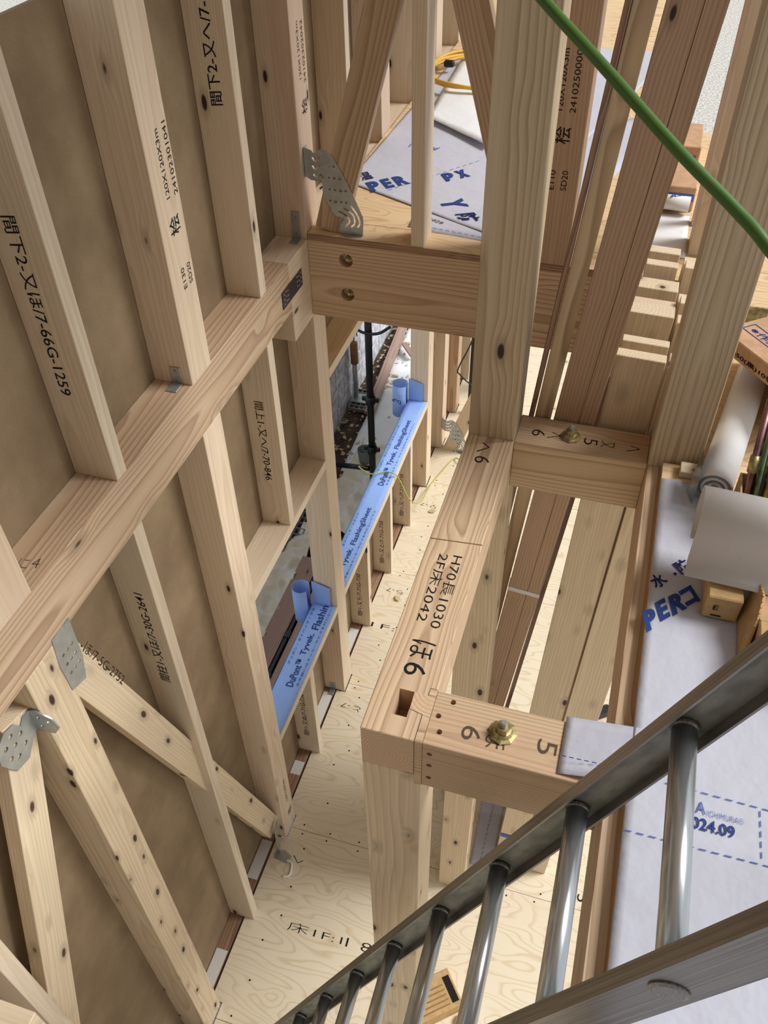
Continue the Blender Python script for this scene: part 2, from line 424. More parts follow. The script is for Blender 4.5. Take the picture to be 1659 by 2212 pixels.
# screw heads on the plywood near the seams (too small to pick apart)
bm = bmesh.new()
for k in range(-1, 4):
    for sgn in (-1, 1):
        for i in range(11):
            x = .06+i*.15+random.uniform(-.012, .012); y = k*.91+sgn*random.uniform(.018, .03)
            bmesh.ops.create_circle(bm, cap_ends=True, radius=.0045, segments=8, matrix=M4.Translation((x, y, .0006)))
    for i in range(5):
        for x in (.12, .52):
            bmesh.ops.create_circle(bm, cap_ends=True, radius=.0048, segments=8, matrix=M4.Translation((x+random.uniform(-.05, .05), k*.91+.2+i*.15+random.uniform(-.04, .04), .0006)))
tag(obj('screw_heads', bm_mesh(bm), 'black_ink', None, floor), kind='stuff')
# stamped marks on the ground floor
text(FP[-1], '床1F:1', (.165, -.476, 0), (1, .03, 0), (0, 0, 1), .265, .042, bold=-.012)
text(FP[-1], '1 8', (.45, -.468, 0), (1, .03, 0), (0, 0, 1), .12, .04, bold=-.012)
for k, yy, b in ((-1, -.135, 'へ-7'), (0, .772, 'と-7'), (1, 1.672, 'ち-7'), (2, 2.5, 'り-7')):
    text(FP[k], b, (.125, yy, 0), (-1, .05, 0), (0, 0, 1), .115, .035, bold=-.012)
text(FP[1], '1F:', (.0, 1.345, 0), (1, 0, 0), (0, 0, 1), .15, .035, bold=-.012)
text(FP[0], '5', (1.44, .075, 0), (0, -1, 0), (0, 0, 1), .035, .05, bold=0)
text(FP[-1], 'F', (1.42, -.45, 0), (1, 0, 0), (0, 0, 1), .045, .06, bold=-.004)

sill = timber('sill_beam', (-.12, -.058), (-2.7, 4.6), (-.12, -.003), 'y', 'sill_timber')
tag(sill, 'dark reddish ground sill lying in the gap along the left wall', 'sill beam')
for y0, y1 in ((-.84, -.64), (-.30, -.10), (.28, .36), (.56, .82), (1.1, 1.3)):
    quad_strip(sill, 'white_tape', [(-.115, y0, -.003), (-.06, y0, -.003), (-.06, y1, -.003), (-.115, y1, -.003)], (0, 0, 1), 'tape_white')

upper = tag(empty('floor', (0, .85, 2.773)), 'plywood panels of the upper floor', 'floor', kind='structure')
def up_panel(x0, x1, y0, y1): return prism('plywood_panel', [(x0, y0), (x1-.001, y0), (x1-.001, y1-.001), (x0, y1-.001)], 2.773, 2.797, 'plywood_upper', upper)
up_panel(.003, 1.24, .850, .968); up_panel(1.24, 2.3, .850, .968)
for y0, y1 in ((.97, 1.88), (1.88, 2.79), (2.79, 4.5)):
    up_panel(.003, 1.24, y0, y1)
    if y0 < 1: up_panel(1.24, 2.3, y0, y1)
    elif y0 < 2: up_panel(1.24, 2.3, y0, 2.15)
up_panel(1.372, 2.3, -.068, .85)
for y0, y1 in ((-.98, -.068), (-1.89, -.98), (-2.9, -1.89)): up_panel(1.2795, 2.3, y0, y1)
timber('plywood_edge', (.003, 1.9), (.8485, .8497), (2.7735, 2.7965), 'x', 'sill_timber', upper, 0)
for z in (2.7795, 2.7875): timber('ply_line', (.003, 1.9), (.8475, .8484), (z, z+.003), 'x', 'brown_board', upper, 0)

# ================================================================ LEFT WALL FRAME
def T(name, x, y, z, ax, mat, label, cat, group=None, bev=.0015):
    return tag(timber(name, x, y, z, ax, mat, None, bev), label, cat, group)
WX = (-.12, 0)
gird = T('girder', WX, (-2.7, .6652), (2.593, 2.773), 'y', 'cedar_beam', 'long reddish girder running along the left wall between the two storeys', 'beam')
gird2 = T('girder', WX, (.667, 4.6), (2.465, 2.773), 'y', 'hinoki_post', 'deeper girder end joined to the left girder by a dark strap plate', 'beam')
up_posts = {}
for y, lb, ml in ((-1.82, 'upper wall post on the left girder beyond the frame edge', 'hinoki_post'), (-.91, 'upper wall post standing on the girder at the frame edge beside stud 66G', 'hinoki_post'),
              (0, 'upper wall post printed 120x120x3m and E130 on the left girder', 'hinoki_post'), (.91, 'upper corner post printed 120x120x3m carrying a slotted brace plate', 'hinoki_post'),
              (1.82, 'upper wall post beyond the knotty stud, its foot beside the wrinkled paper', 'hinoki_post'), (2.73, 'upper wall post beside the yellow cable coil', 'hinoki_post'), (3.64, 'furthest upper wall post past the cable coil', 'hinoki_post')):
    up_posts[y] = T('post', WX, (y-.06, y+.06), (2.773 if y < 4 else 2.797, 5.4), 'z', ml, lb, 'post')
up_studs = {}
for y, z1, lb in ((-1.365, 4.03, 'upper wall stud on the left girder outside the picture edge'), (-.455, 4.03, 'upper wall stud stamped 66G-1259 on the left girder'), (.455, 5.4, 'upper wall stud stamped 7-6 between the two printed posts'),
                  (1.365, 5.4, 'knotty upper wall stud just behind the corner post'), (2.275, 5.4, 'upper wall stud with a dark round knot behind the slim cross wall stud'), (3.185, 5.4, 'upper wall stud past the coil with a split at its foot')):
    up_studs[y] = T('stud', WX, (y-.0225, y+.0225), (2.773, z1), 'z', 'spruce_stud', lb, 'stud')
lo_posts = {}
for y, z1, ml, lb in ((-1.82, 2.593, 'hinoki_post', 'ground floor wall post at the near end of the left wall'), (-.91, 2.593, 'knotty_post', 'knotty ground floor wall post carrying braces on both sides'),
              (0, 2.593, 'hinoki_post', 'ground floor wall post at the near side of the small window'), (.91, 2.465, 'hinoki_post', 'ground floor wall post between the two window openings'),
              (2.73, 2.465, 'hinoki_post', 'ground floor wall post at the far end of the long window sill'), (3.185, 2.465, 'hinoki_post', 'ground floor wall post with a brace plate at its foot by the yellow wire'),
              (3.64, 2.465, 'cedar_beam', 'reddish ground floor wall post behind the leaning brace')):
    lo_posts[y] = T('post', WX, (y-.06, y+.06), (0, z1), 'z', ml, lb, 'post')
st_l = T('stud', WX, (-.4775, -.4325), (0, 2.593), 'z', 'spruce_stud', 'ground floor wall stud stamped 30G-2641 crossed by a brace', 'stud')
T('stud', WX, (-1.3875, -1.3425), (0, 2.593), 'z', 'spruce_stud', 'ground floor wall stud crossing the near brace in the lower corner', 'stud')
st_h = T('stud', WX, (.4325, .4775), (1.747, 2.465 if False else 2.593), 'z', 'spruce_stud', 'short stud stamped 70-846 above the small window header', 'stud')
for y, lb in ((4.1, 'first'), (4.5, 'second')):
    T('post', WX, (y-.05, y+.05), (0, 2.465), 'z', 'spruce_stud', lb+' pale ground floor wall post beyond the reddish one', 'post', 'distant wall posts')
# window frames: headers, sills, cripple studs
T('window_header', (-.12, 0), (.06, .85), (1.702, 1.747), 'y', 'spruce_stud', 'timber header over the small window opening', 'header')
T('window_header', (-.12, 0), (.97, 2.67), (2.10, 2.145), 'y', 'spruce_stud', 'timber header over the long window opening', 'header')
ws1 = T('window_sill', (-.12, 0), (.06, .85), (.715, .76), 'y', 'spruce_stud', 'timber sill of the small window under blue flashing', 'sill')
ws2 = T('window_sill', (-.12, 0), (.97, 2.67), (.715, .76), 'y', 'spruce_stud', 'long timber sill of the far window under blue flashing', 'sill')
crip = {}
for y, lb in ((.455, 'short stud stamped 71G-730 under the small window sill'), (1.365, 'short stamped stud under the long sill next to the middle post'),
              (1.82, 'short stamped stud under the middle of the long sill'), (2.275, 'short stamped stud under the long sill by the yellow wire')):
    crip[y] = T('stud', WX, (y-.0225, y+.0225), (0, .715), 'z', 'spruce_stud', lb, 'stud')

# markings on the left wall timbers
pA = up_posts[0]
text(pA, '120X120X3m', (0, .012, 3.285), (0, 0, 1), (1, 0, 0), .165, .017, bold=0)
text(pA, '24102301041', (0, .052, 3.28), (0, 0, 1), (1, 0, 0), .175, .017, bold=0)
text(pA, '桧', (0, .034, 3.19), (0, 0, 1), (1, 0, 0), .048, .05, bold=.005)
text(pA, 'E130', (0, .012, 3.042), (0, 0, 1), (1, 0, 0), .058, .017, bold=0)
text(pA, 'SD20', (0, .045, 3.042), (0, 0, 1), (1, 0, 0), .058, .017, bold=0)
pB = up_posts[.91]
text(pB, '120X120X3m', (0, .915, 3.285), (0, 0, 1), (1, 0, 0), .165, .017, 'faint_ink', bold=0)
text(pB, '24102302042', (0, .952, 3.265), (0, 0, 1), (1, 0, 0), .18, .017, 'faint_ink', bold=0)
text(pB, '桧', (0, .945, 3.175), (0, 0, 1), (1, 0, 0), .048, .045, 'black_ink', bold=0)
text(up_studs[-.455], '間下2-又ほ/7-66G-1259', (-.083, -.4775, 3.452), (0, 0, -1), (0, -1, 0), .43, .034, bold=.004, shear=-.1)
text(up_studs[.455], '間下2-又へ/7-66G-1259', (-.038, .4325, 3.355), (0, 0, 1), (0, -1, 0), .43, .036, bold=.008, shear=-.1)
text(st_l, '間柱1-又ほ/7-30G-2641', (-.035, -.4775, 1.905), (0, 0, 1), (0, -1, 0), .43, .035, bold=.004, shear=.12)
text(st_h, '間上1-又へ/7-70-846', (-.081, .4325, 2.352), (0, 0, -1), (0, -1, 0), .375, .035, bold=.004)
for y, a in ((.455, 'ぬ'), (1.365, 'ち'), (1.82, 'と'), (2.275, 'へ')):
    text(crip[y], '間F1-又'+a+'/7-71G-730', (-.046, y-.0225, .085 if y > 1 else .16), (0, 0, 1), (0, -1, 0), .38, .03, bold=.002)
text(lo_posts[0], '120X120X3m', (0, .02, .25), (0, 0, 1), (1, 0, 0), .20, .018, 'faint_ink', bold=0)
text(lo_posts[0], '桧', (0, .04, .12), (0, 0, 1), (1, 0, 0), .045, .045, 'black_ink', bold=0)
text(gird, 'に', (-.075, -.80, 2.773), (1, .2, 0), (0, 0, 1), .025, .03, 'faint_ink', bold=-.015)
text(gird, '4', (-.045, -.79, 2.773), (1, .2, 0), (0, 0, 1), .018, .03, 'faint_ink', bold=-.015)

# braces in the left wall
br = beam('brace', (-.0525, -.815, 2.47), (-.0525, -.10, .17), .105, .045, (1, 0, 0), 'pale_board')
tag(br, 'diagonal brace stamped 5G-2752 from the knotty post down to the small window post', 'brace')
d = (V((0, -.10, .17))-V((0, -.815, 2.47))).normalized()
text(br, '-ほ/7-5G-2752', V((-.03, -.766, 2.452)), d, (1, 0, 0), .292, .028, 'black_ink', bold=-.004)
br2 = beam('brace', (-.0525, -1.005, 2.50), (-.0525, -1.70, .25), .105, .045, (1, 0, 0), 'pale_board')
tag(br2, 'diagonal brace falling from the plate on the knotty post to the near wall end', 'brace')
def ghost(o, grow=.0):
    """throw-away copy of an object to cut with"""
    g = bpy.data.objects.new('cutter', o.data.copy()); C.objects.link(g); g.matrix_basis = WM[o.name].copy()
    if grow: g.matrix_basis = WM[o.name] @ M4.Diagonal((1+grow, 1+grow, 1, 1))
    return g
cut(br, [ghost(lo_posts[-.91]), ghost(lo_posts[0])]); cut(br2, [ghost(lo_posts[-.91]), ghost(lo_posts[-1.82])])
cut(st_l, [ghost(br, .01)]); cut(bpy.data.objects['stud.007'], [ghost(br2, .01)])

# ================================================================ STAIRWELL BEAMS AND POSTS
ab = T('beam', (.79, .91), (-.97, .06), (2.653, 2.773), 'y', 'boxed_heart_beam', 'ring-marked floor beam stamped H70 1030 beside the stairwell', 'beam')
cn = T('beam', (.9105, 1.2445), (-.97, -.85), (2.62, 2.773), 'x', 'fir_beam', 'short cross beam with a nut and washer under a paper flap by the ladder', 'beam')
cf = T('beam', (.9105, 1.2445), (-.06, .06), (2.62, 2.773), 'x', 'fir_beam', 'short cross beam with a nut and washer between two upright posts', 'beam')
rb = T('beam', (1.245, 1.365), (-2.9, .06), (2.60, 2.773), 'y', 'cedar_beam', 'stained floor beam along the edge of the printed floor paper', 'beam')
fb = T('beam', (.0005, 2.3), (.85, .97), (2.473, 2.773), 'x', 'cedar_beam', 'deep floor beam with two recessed bolts across the stairwell', 'beam')
T('beam', (1.2455, 2.3), (-3.0, -2.9), (2.6, 2.773), 'x', 'fir_beam', 'floor beam closing the upper floor behind the ladder', 'beam')
T('beam', (2.18, 2.3), (-2.899, .849), (2.6, 2.773), 'y', 'fir_beam', 'floor beam under the far right edge of the upper floor', 'beam')
T('joist', (.0, .478), (-1.69, -1.565), (2.66, 2.773), 'x', 'pale_board', 'pale joist end reaching out of the left wall near the foot of the picture', 'joist')
bx_ = timber('c', (.838, .868), (-.925, -.866), (2.70, 2.80), 'z', None, None, 0); cut(ab, [bx_])
# housed dovetail of the near cross beam seen on top of the long beam
quad_strip(cn, 'dovetail', [(.869, -.905, 2.773), (.9105, -.915, 2.773), (.9105, -.868, 2.773), (.868, -.866, 2.773)], (0, 0, 1), 'fir_beam', .0012, .0002)
timber('housing', (.896, .9105), (-.9708, -.8505), (2.62, 2.7738), 'x', 'fir_beam', cn, 0)
# end grain rings on the beam end are carried by the timber; drilled peg holes on the cross beam
pegs = []
for p, nn in [((x, y, 2.773), (0, 0, 1)) for x, y in ((.935, -.938), (.945, -.868), (.925, -.905))]+[((.925, -.97, z), (0, -1, 0)) for z in (2.74, 2.70, 2.655)]:
    g = bpy.data.objects.new('c', lathe([(.0058, -.03), (.0058, .01)], 10)); C.objects.link(g); g.matrix_basis = frame(p, nn, (1, .01, 0)); pegs.append(g)
cut(cn, pegs)
cut(ab, [timber('c', (.8945, .93), (-.98, -.8485), (2.61, 2.80), 'z', None, None, 0), beam('c', (.78, -.455, 2.774), (.92, -.443, 2.774), .0035, .010, (0, 0, 1), None, None, 0)])
# stamped marks
text(ab, 'H70長1030', (.853, -.492, 2.773), (0, -1, 0), (0, 0, 1), .212, .026, bold=-.006)
text(ab, '2F床2042', (.822, -.494, 2.773), (0, -1, 0), (0, 0, 1), .20, .026, bold=-.006)
text(ab, 'ほ', (.83, -.742, 2.773), (0, -1, 0), (0, 0, 1), .045, .05, bold=-.004)
text(ab, '6', (.832, -.80, 2.773), (0, -1, 0), (0, 0, 1), .03, .045, bold=-.004)
text(ab, 'へ', (.826, -.085, 2.773), (0, -1, 0), (0, 0, 1), .04, .028, bold=-.01)
text(ab, '6', (.828, -.14, 2.773), (0, -1, 0), (0, 0, 1), .026, .038, bold=-.01)
text(cn, '6', (.975, -.91, 2.773), (0, -1, 0), (0, 0, 1), .03, .036, 'faint_ink', bold=-.004)
text(cn, 'ほ', (1.02, -.905, 2.773), (0, -1, 0), (0, 0, 1), .04, .04, 'faint_ink', bold=-.004)
text(cn, '5', (1.115, -.90, 2.773), (0, -1, 0), (0, 0, 1), .03, .036, 'faint_ink', bold=-.004)
for b, x in (('6', .948), ('へ', .988), ('5', 1.082), ('又', 1.125), ('へ', 1.188)):
    text(cf, b, (x, .005, 2.773), (0, -1, 0), (0, 0, 1), .026, .034, 'black_ink', bold=-.012)
# nuts on octagonal washers
for par, x, y in ((cn, 1.049, -.908), (cf, 1.047, -.002)):
    obj('washer', lathe([(.027, 0), (.027, .004), (.019, .0055)], 8), 'zinc_yellow', M4.Translation((x, y, 2.7732)), par)
    obj('washer_boss', lathe([(.019, 0), (.015, .007)], 16), 'zinc_yellow', M4.Translation((x, y, 2.7785)), par)
    hexnut(par, (x, y, 2.785), (0, 0, 1), .015, .013)
    obj('bolt_end', lathe([(.0065, 0), (.0065, .014), (.005, .016)], 12), 'galvanized', M4.Translation((x, y, 2.795)), par)
# posts at the stairwell
p_c = T('post', (.79, .91), (-.06, .06), (2.773, 5.4), 'z', 'fir_post', 'tall upright post in the middle standing on the stamped floor beam', 'post')
p_r = T('post', (1.245, 1.365), (-.06, .06), (2.773, 5.4), 'z', 'fir_post', 'tall upright post beside the white rolls, crossed by the green hose', 'post')
p_f = T('post', (.79, .91), (-.97, -.85), (0, 2.653), 'z', 'knotty_post', 'free ground floor post under the end of the stamped floor beam', 'post')
p_l = T('post', (.79, .91), (-.06, .06), (0, 2.653), 'z', 'knotty_post', 'ground floor post below the tall middle post', 'post')
timber('bracket', (.865, .895), (-.072, -.0605), (0, .05), 'z', 'galvanized', p_l, .001)
p_w = T('post', (.79, .91), (.85, .97), (2.773, 5.4), 'z', 'cedar_beam', 'reddish upper post printed 120x120x3m and E110 on the deep beam', 'post')
for b, x, z, L, h in (('120X120X3m', .836, 3.28, .165, .018), ('2410250000', .874, 3.275, .17, .018), ('E110', .838, 3.045, .06, .018), ('SD20', .876, 3.045, .062, .018)):
    text(p_w, b, (x, .85, z), (0, 0, 1), (0, -1, 0), L, h, bold=0)
text(p_w, '桧', (.868, .85, 3.185), (0, 0, 1), (0, -1, 0), .05, .05, bold=.005)
T('post', (1.285, 1.405), (1.03, 1.15), (2.797, 5.4), 'z', 'hinoki_post', 'pale upper post beyond the standing boards near the stacked cartons', 'post')

# far beam: recessed bolts
c1 = []
for z in (2.712, 2.577):
    cy = bpy.data.objects.new('c', lathe([(.026, -.03), (.026, .03)], 24)); C.objects.link(cy); cy.matrix_basis = frame((.142, .852, z), (0, 1, 0), (0, 0, 1)); c1.append(cy)
cut(fb, c1)
for z in (2.712, 2.577):
    obj('washer', lathe([(.017, 0), (.017, .003)], 16), 'zinc_yellow', frame((.146, .877, z), (0, -1, 0), (0, 0, 1)), fb)
    hexnut(fb, (.146, .874, z), (0, -1, 0), .011, .01)
    obj('bolt_end', lathe([(.006, 0), (.006, .014)], 10), 'zinc_yellow', frame((.146, .868, z), (0, -1, 0), (0, 0, 1)), fb)

# cross wall on the deep beam: slim stud and X bracing
T('stud', (.380, .425), (.852, .957), (2.797, 5.4), 'z', 'spruce_stud', 'slim cross wall stud between two crossing braces above the deep beam', 'stud')
bl = beam('brace', (.075, .9025, 2.80), (.765, .9025, 5.2), .105, .045, (0, -1, 0), 'cedar_beam')
tag(bl, 'brown brace rising from the slotted plate at the corner post', 'brace')
bb = beam('brace', (.77, .948, 2.72), (.04, .948, 5.2), .105, .045, (0, -1, 0), 'cedar_beam')
tag(bb, 'pinkish brace falling to the foot of the reddish printed post', 'brace')
def tri_cut(o, boxes):
    cs = [timber('c', *b, 'z', None, None, 0) for b in boxes]; cut(o, cs)
tri_cut(bl, [((-.1, 1.2), (.5, 1.3), (2.5, 2.7972)), ((-.3, .0005), (.7, 1.1), (2.5, 5.5)), ((.37, .43), (.84, .98), (3.6, 5.5)), ((.7895, 1.2), (.7, 1.1), (2.5, 5.5))])
tri_cut(bb, [((-.3, .0005), (.7, 1.1), (2.5, 5.5)), ((-.1, 1.2), (.5, 1.3), (2.5, 2.7972)), ((.7895, 1.2), (.7, 1.1), (2.5, 5.5)), ((.37, .43), (.84, .96), (3.6, 5.5))])

def smooth2(p): return [(q.x, q.y) for q in smooth_path([(a, b, 0) for a, b in p], 3)]
# slotted brace plate at the corner post
def brace_plate(name, o, xd, yd, s=1.0, mat='galvanized_dark', label=None, cat='bracket'):
    """o = corner, xd = away from post, yd = up; plate faces xd x yd"""
    L = [(0.001, 0.288), (0.03, 0.28), (0.035, 0.272), (0.047, 0.275), (0.058, 0.285), (0.083, 0.285), (0.102, 0.268), (0.14, 0.202), (0.172, 0.137), (0.201, 0.07), (0.202, 0.049), (0.198, 0.001), (0.117, 0.001), (0.113, 0.017), (0.119, 0.039), (0.134, 0.056), (0.127, 0.062), (0.105, 0.063), (0.094, 0.075), (0.061, 0.139), (0.06, 0.182), (0.043, 0.179), (0.021, 0.181), (0.001, 0.192)]
    H = [circ(a, b, .0042 + .0015*(k % 3 == 1)) for k, (a, b) in enumerate([(0.065, 0.275), (0.065, 0.235), (0.086, 0.235), (0.105, 0.235), (0.065, 0.196), (0.086, 0.196), (0.105, 0.196), (0.124, 0.196), (0.086, 0.156), (0.105, 0.156), (0.125, 0.156), (0.143, 0.156), (0.086, 0.117), (0.105, 0.116), (0.125, 0.116), (0.144, 0.116)])]
    for sl in [[(0.114, 0.083), (0.142, 0.069), (0.152, 0.052), (0.147, 0.041), (0.134, 0.028)], [(0.134, 0.096), (0.164, 0.077), (0.171, 0.054), (0.168, 0.04), (0.157, 0.03)], [(0.156, 0.111), (0.179, 0.079), (0.188, 0.056), (0.187, 0.041), (0.18, 0.031)], [(0.031, 0.258), (0.042, 0.245), (0.057, 0.261)], [(0.029, 0.23), (0.04, 0.219), (0.056, 0.233)], [(0.031, 0.201), (0.044, 0.192), (0.059, 0.206)]]: H.append(slot(smooth2(sl), .0065))
    sc = lambda lp: [(a*s, b*s) for a, b in lp]
    me = fill2d([sc(L)]+[sc(h) for h in H], .0025)
    x = V(xd).normalized(); y = V(yd).normalized(); n = x.cross(y)
    m = M4((x, y, n)).transposed().to_4x4(); m.translation = V(o)+n*.0015
    root = obj(name, me, mat, m)
    if label: tag(root, label, cat)
    # folded ears: one on the post, one on the floor
    def ear(name, pts, org, ex, ey):
        en = V(ex).cross(V(ey)); mm = M4((V(ex), V(ey), en)).transposed().to_4x4(); mm.translation = V(org)
        obj(name, fill2d([pts, circ(pts[0][0]*.4+pts[2][0]*.6, pts[0][1]*.5+pts[2][1]*.5, .004)], .0025), mat, mm, root)
    ear('post_ear', [(0, .19*s), (.03*s, .185*s), (.036*s, .24*s), (.03*s, .285*s), (0, .285*s)], V(o)+x*.0015, tuple(-n), tuple(y))
    ear('floor_ear', [(.124*s, 0), (.20*s, 0), (.195*s, .014*s), (.165*s, .024*s), (.14*s, .022*s)], V(o)+y*(.0015), tuple(x), tuple(n))
    return root
brace_plate('brace_plate', (.0015, .8785, 2.797), (1, 0, 0), (0, 0, 1), 1.0, 'galvanized', 'grey slotted steel brace plate at the foot of the upper corner post')
brace_plate('brace_plate', (.0015, 3.118, .0), (1, 0, 0), (0, 0, 1), 1.0, 'galvanized', 'pale slotted brace plate on the floor by the yellow wire')
# far brace on the ground floor
fbr = beam('brace', (.06, 3.145, -.02), (.90, 3.145, 2.4), .105, .045, (0, -1, 0), 'pale_board'); tag(fbr, 'pale brace leaning away from the plate by the yellow wire', 'brace')
tri_cut(fbr, [((-.1, 1.2), (3., 3.3), (-.3, .0004)), ((-.3, .0005), (3., 3.3), (-.2, 3.5))])
# plates on the left wall braces
pl = obj('brace_plate', fill2d([[(-.035, 0), (.018, -.02), (.035, .05), (.04, .19), (-.03, .19), (-.04, .1)]]+[circ(x, z, .005) for x in (-.018, 0, .018) for z in (.05, .085, .12)], .0025), 'galvanized', M4(((0, 0, 1, .0016), (1, 0, 0, -.828), (0, 1, 0, 2.42), (0, 0, 0, 1))))
tag(pl, 'perforated plate half hidden by the girder at the top of the stamped brace', 'bracket')
pl = obj('brace_plate', fill2d([[(-.115, .01), (-.13, .05), (-.12, .095), (-.085, .115), (-.055, .105), (-.04, .075), (-.022, .09), (0, .085), (0, .02), (-.03, 0), (-.06, -.03), (-.1, -.02)]]+[circ(x, z, .007) for x, z in ((-.10, .03), (-.10, .07), (-.075, .05), (-.075, .085), (-.05, .06), (-.05, .02), (-.08, .01))], .0025), 'galvanized', M4(((0, 0, 1, -.026), (1, 0, 0, -.972), (0, 1, 0, 2.40), (0, 0, 0, 1))))
tag(pl, 'perforated plate with a folded ear on the knotty post', 'bracket')
obj('post_ear', fill2d([[(0, 0), (.05, .01), (.07, .04), (.06, .075), (.02, .09), (0, .085)]]+[circ(.02, .03, .006), circ(.045, .055, .006), circ(.02, .065, .006)], .004), 'galvanized', M4(((1, 0, 0, -.028), (0, 0, -1, -.9745), (0, 1, 0, 2.40), (0, 0, 0, 1))), pl)
pl = obj('brace_plate', fill2d([[(-.012, -.04), (.02, -.03), (.015, .02), (.02, .10), (.035, .15), (.06, .165), (.055, .19), (.02, .195), (-.005, .16), (-.018, .06)]]+[circ(.003, z, .004) for z in (.03, .06, .10)], .003), 'galvanized', frame((-.004, -.135, .045), (1, .25, 0), (0, -.1, 1)))
tag(pl, 'bent grey brace plate at the foot of the small window post', 'bracket')
obj('floor_ear', fill2d([[(-.02, 0), (.05, -.01), (.06, .03), (.02, .05), (-.02, .04)]], .003), 'galvanized', M4(((1, 0, 0, .0), (0, 1, 0, -.175), (0, 0, 1, .002), (0, 0, 0, 1))), pl)
tag(obj('tape_scrap', tube(smooth_path([(.045, -.17, .004), (.075, -.18, .006), (.085, -.235, .005), (.055, -.25, .004)], 4), .006, 6), 'white_plastic'), 'torn white tape scrap on the plywood by the bent plate', 'tape')
# small corner brackets
def bracket(p, y, z, h, label, mat='galvanized'):
    o = timber('corner_bracket', (p-.016, p+.016), (y-.0035, y-.0005), (z, z+h), 'z', mat, None, .001)
    timber('bracket_foot', (p-.016, p+.016), (y-.045, y-.0036), (z+.0005, z+.0035), 'y', mat, o, .001)
    for dz in (.2, .8): obj('screw', lathe([(.004, 0), (.003, .002)], 8), 'galvanized_dark', frame((p, y-.0035, z+h*dz), (0, -1, 0), (0, 0, 1)), o)
    return tag(o, label, 'bracket')
bracket(-.045, -.06, 2.773, .055, 'small steel angle bracket at the foot of the post printed E130')
bracket(-.035, .85, 2.773, .10, 'long steel angle bracket at the foot of the upper corner post')
bracket(-.07, .85, .0, .06, 'small angle bracket at the foot of the post between the windows')
st = timber('strap_plate', (.0005, .003), (.588, .772), (2.640, 2.704), 'y', 'steel_dark', None, .001)
tag(st, 'dark perforated strap plate across the girder joint', 'strap')
for i, y in enumerate((.605, .622, .638, .725, .742, .758)):
    for z in (2.655, 2.672, 2.69): obj('nail_head', lathe([(.0035, 0), (.003, .0012)], 8), 'galvanized', frame((.003, y, z+(.004 if i % 2 else 0)), (1, 0, 0), (0, 0, 1)), st)

# ================================================================ LADDER
e = V((.345, 0, .9386)); n = V((-.9386, 0, .345)); A0 = V((1.298, -1.0765, 3.171)); LW = .336
foot_t = A0.z/e.z; base = A0-e*foot_t
lad = tag(empty('ladder', base), 'worn aluminium ladder leaning on the edge of the upper floor', 'ladder')
def rail(yy, sgn):
    # channel: web plane at y=yy, flanges folded towards the rungs (sgn)
    prof = [(-.032, 0), (.032, 0), (.032, sgn*.024), (.0285, sgn*.024), (.0285, sgn*.003), (-.0285, sgn*.003), (-.0285, sgn*.024), (-.032, sgn*.024)]
    L = 4.3; bm = bmesh.new(); o0 = V((base.x, yy, base.z))
    rings = [[bm.verts.new((p[0], p[1], zz)) for p in prof] for zz in (.004, L)]
    k = len(prof)
    for i in range(k): bm.faces.new((rings[0][i], rings[0][(i+1) % k], rings[1][(i+1) % k], rings[1][i]))
    bm.faces.new(rings[0]); bm.faces.new(rings[1])
    m = M4((n, V((0, 1, 0)), e)).transposed().to_4x4(); m.translation = o0
    return obj('rail', bm_mesh(bm), 'aluminium_rail', m, lad)
ra = rail(A0.y+.003, -1); rbb = rail(A0.y-LW-.003, 1)
for r_ in (ra, rbb):
    mm = WM[r_.name]; sg = -1 if r_ is ra else 1
    bm = box_bm(.057, .0006, 4.28, 0, at=(0, sg*.0034, .01))
    obj('web_face', bm_mesh(bm), 'aluminium_web', mm, r_)
    bm = box_bm(.07, .04, .05, .004, at=(0, -.012 if r_ is ra else .012, .0))
    obj('rail_foot', bm_mesh(bm), 'black_plastic', mm, r_)
prof = [(.0165+.0006*(k % 2), 2*math.pi*k/36) for k in range(36)]
def rung_mesh():
    bm = bmesh.new(); A = [bm.verts.new((r*math.cos(a), r*math.sin(a), 0)) for r, a in prof]; B = [bm.verts.new((r*math.cos(a), r*math.sin(a), LW)) for r, a in prof]
    for i in range(36): bm.faces.new((A[i], A[(i+1) % 36], B[(i+1) % 36], B[i]))
    bm.faces.new(A[::-1]); bm.faces.new(B); return bm_mesh(bm, True)
RM = rung_mesh(); RC = lathe([(.0195, 0), (.0195, .004), (.0172, .006)], 24)
for i in range(-2, 11):
    p = A0-e*(.3*i)
    rg = obj('rung', RM, 'aluminium_rung', frame((p.x, p.y-.0035, p.z), (0, -1, 0), (0, 0, 1)), lad)
    obj('collar', RC, 'aluminium_rail', frame((p.x, p.y-.0035, p.z), (0, -1, 0), (0, 0, 1)), rg)
    obj('rivet_ring', lathe([(.022, 0), (.022, .002), (.017, .004)], 24), 'aluminium_rail', frame((p.x, p.y-LW-.0032, p.z), (0, -1, 0), (0, 0, 1)), rg)

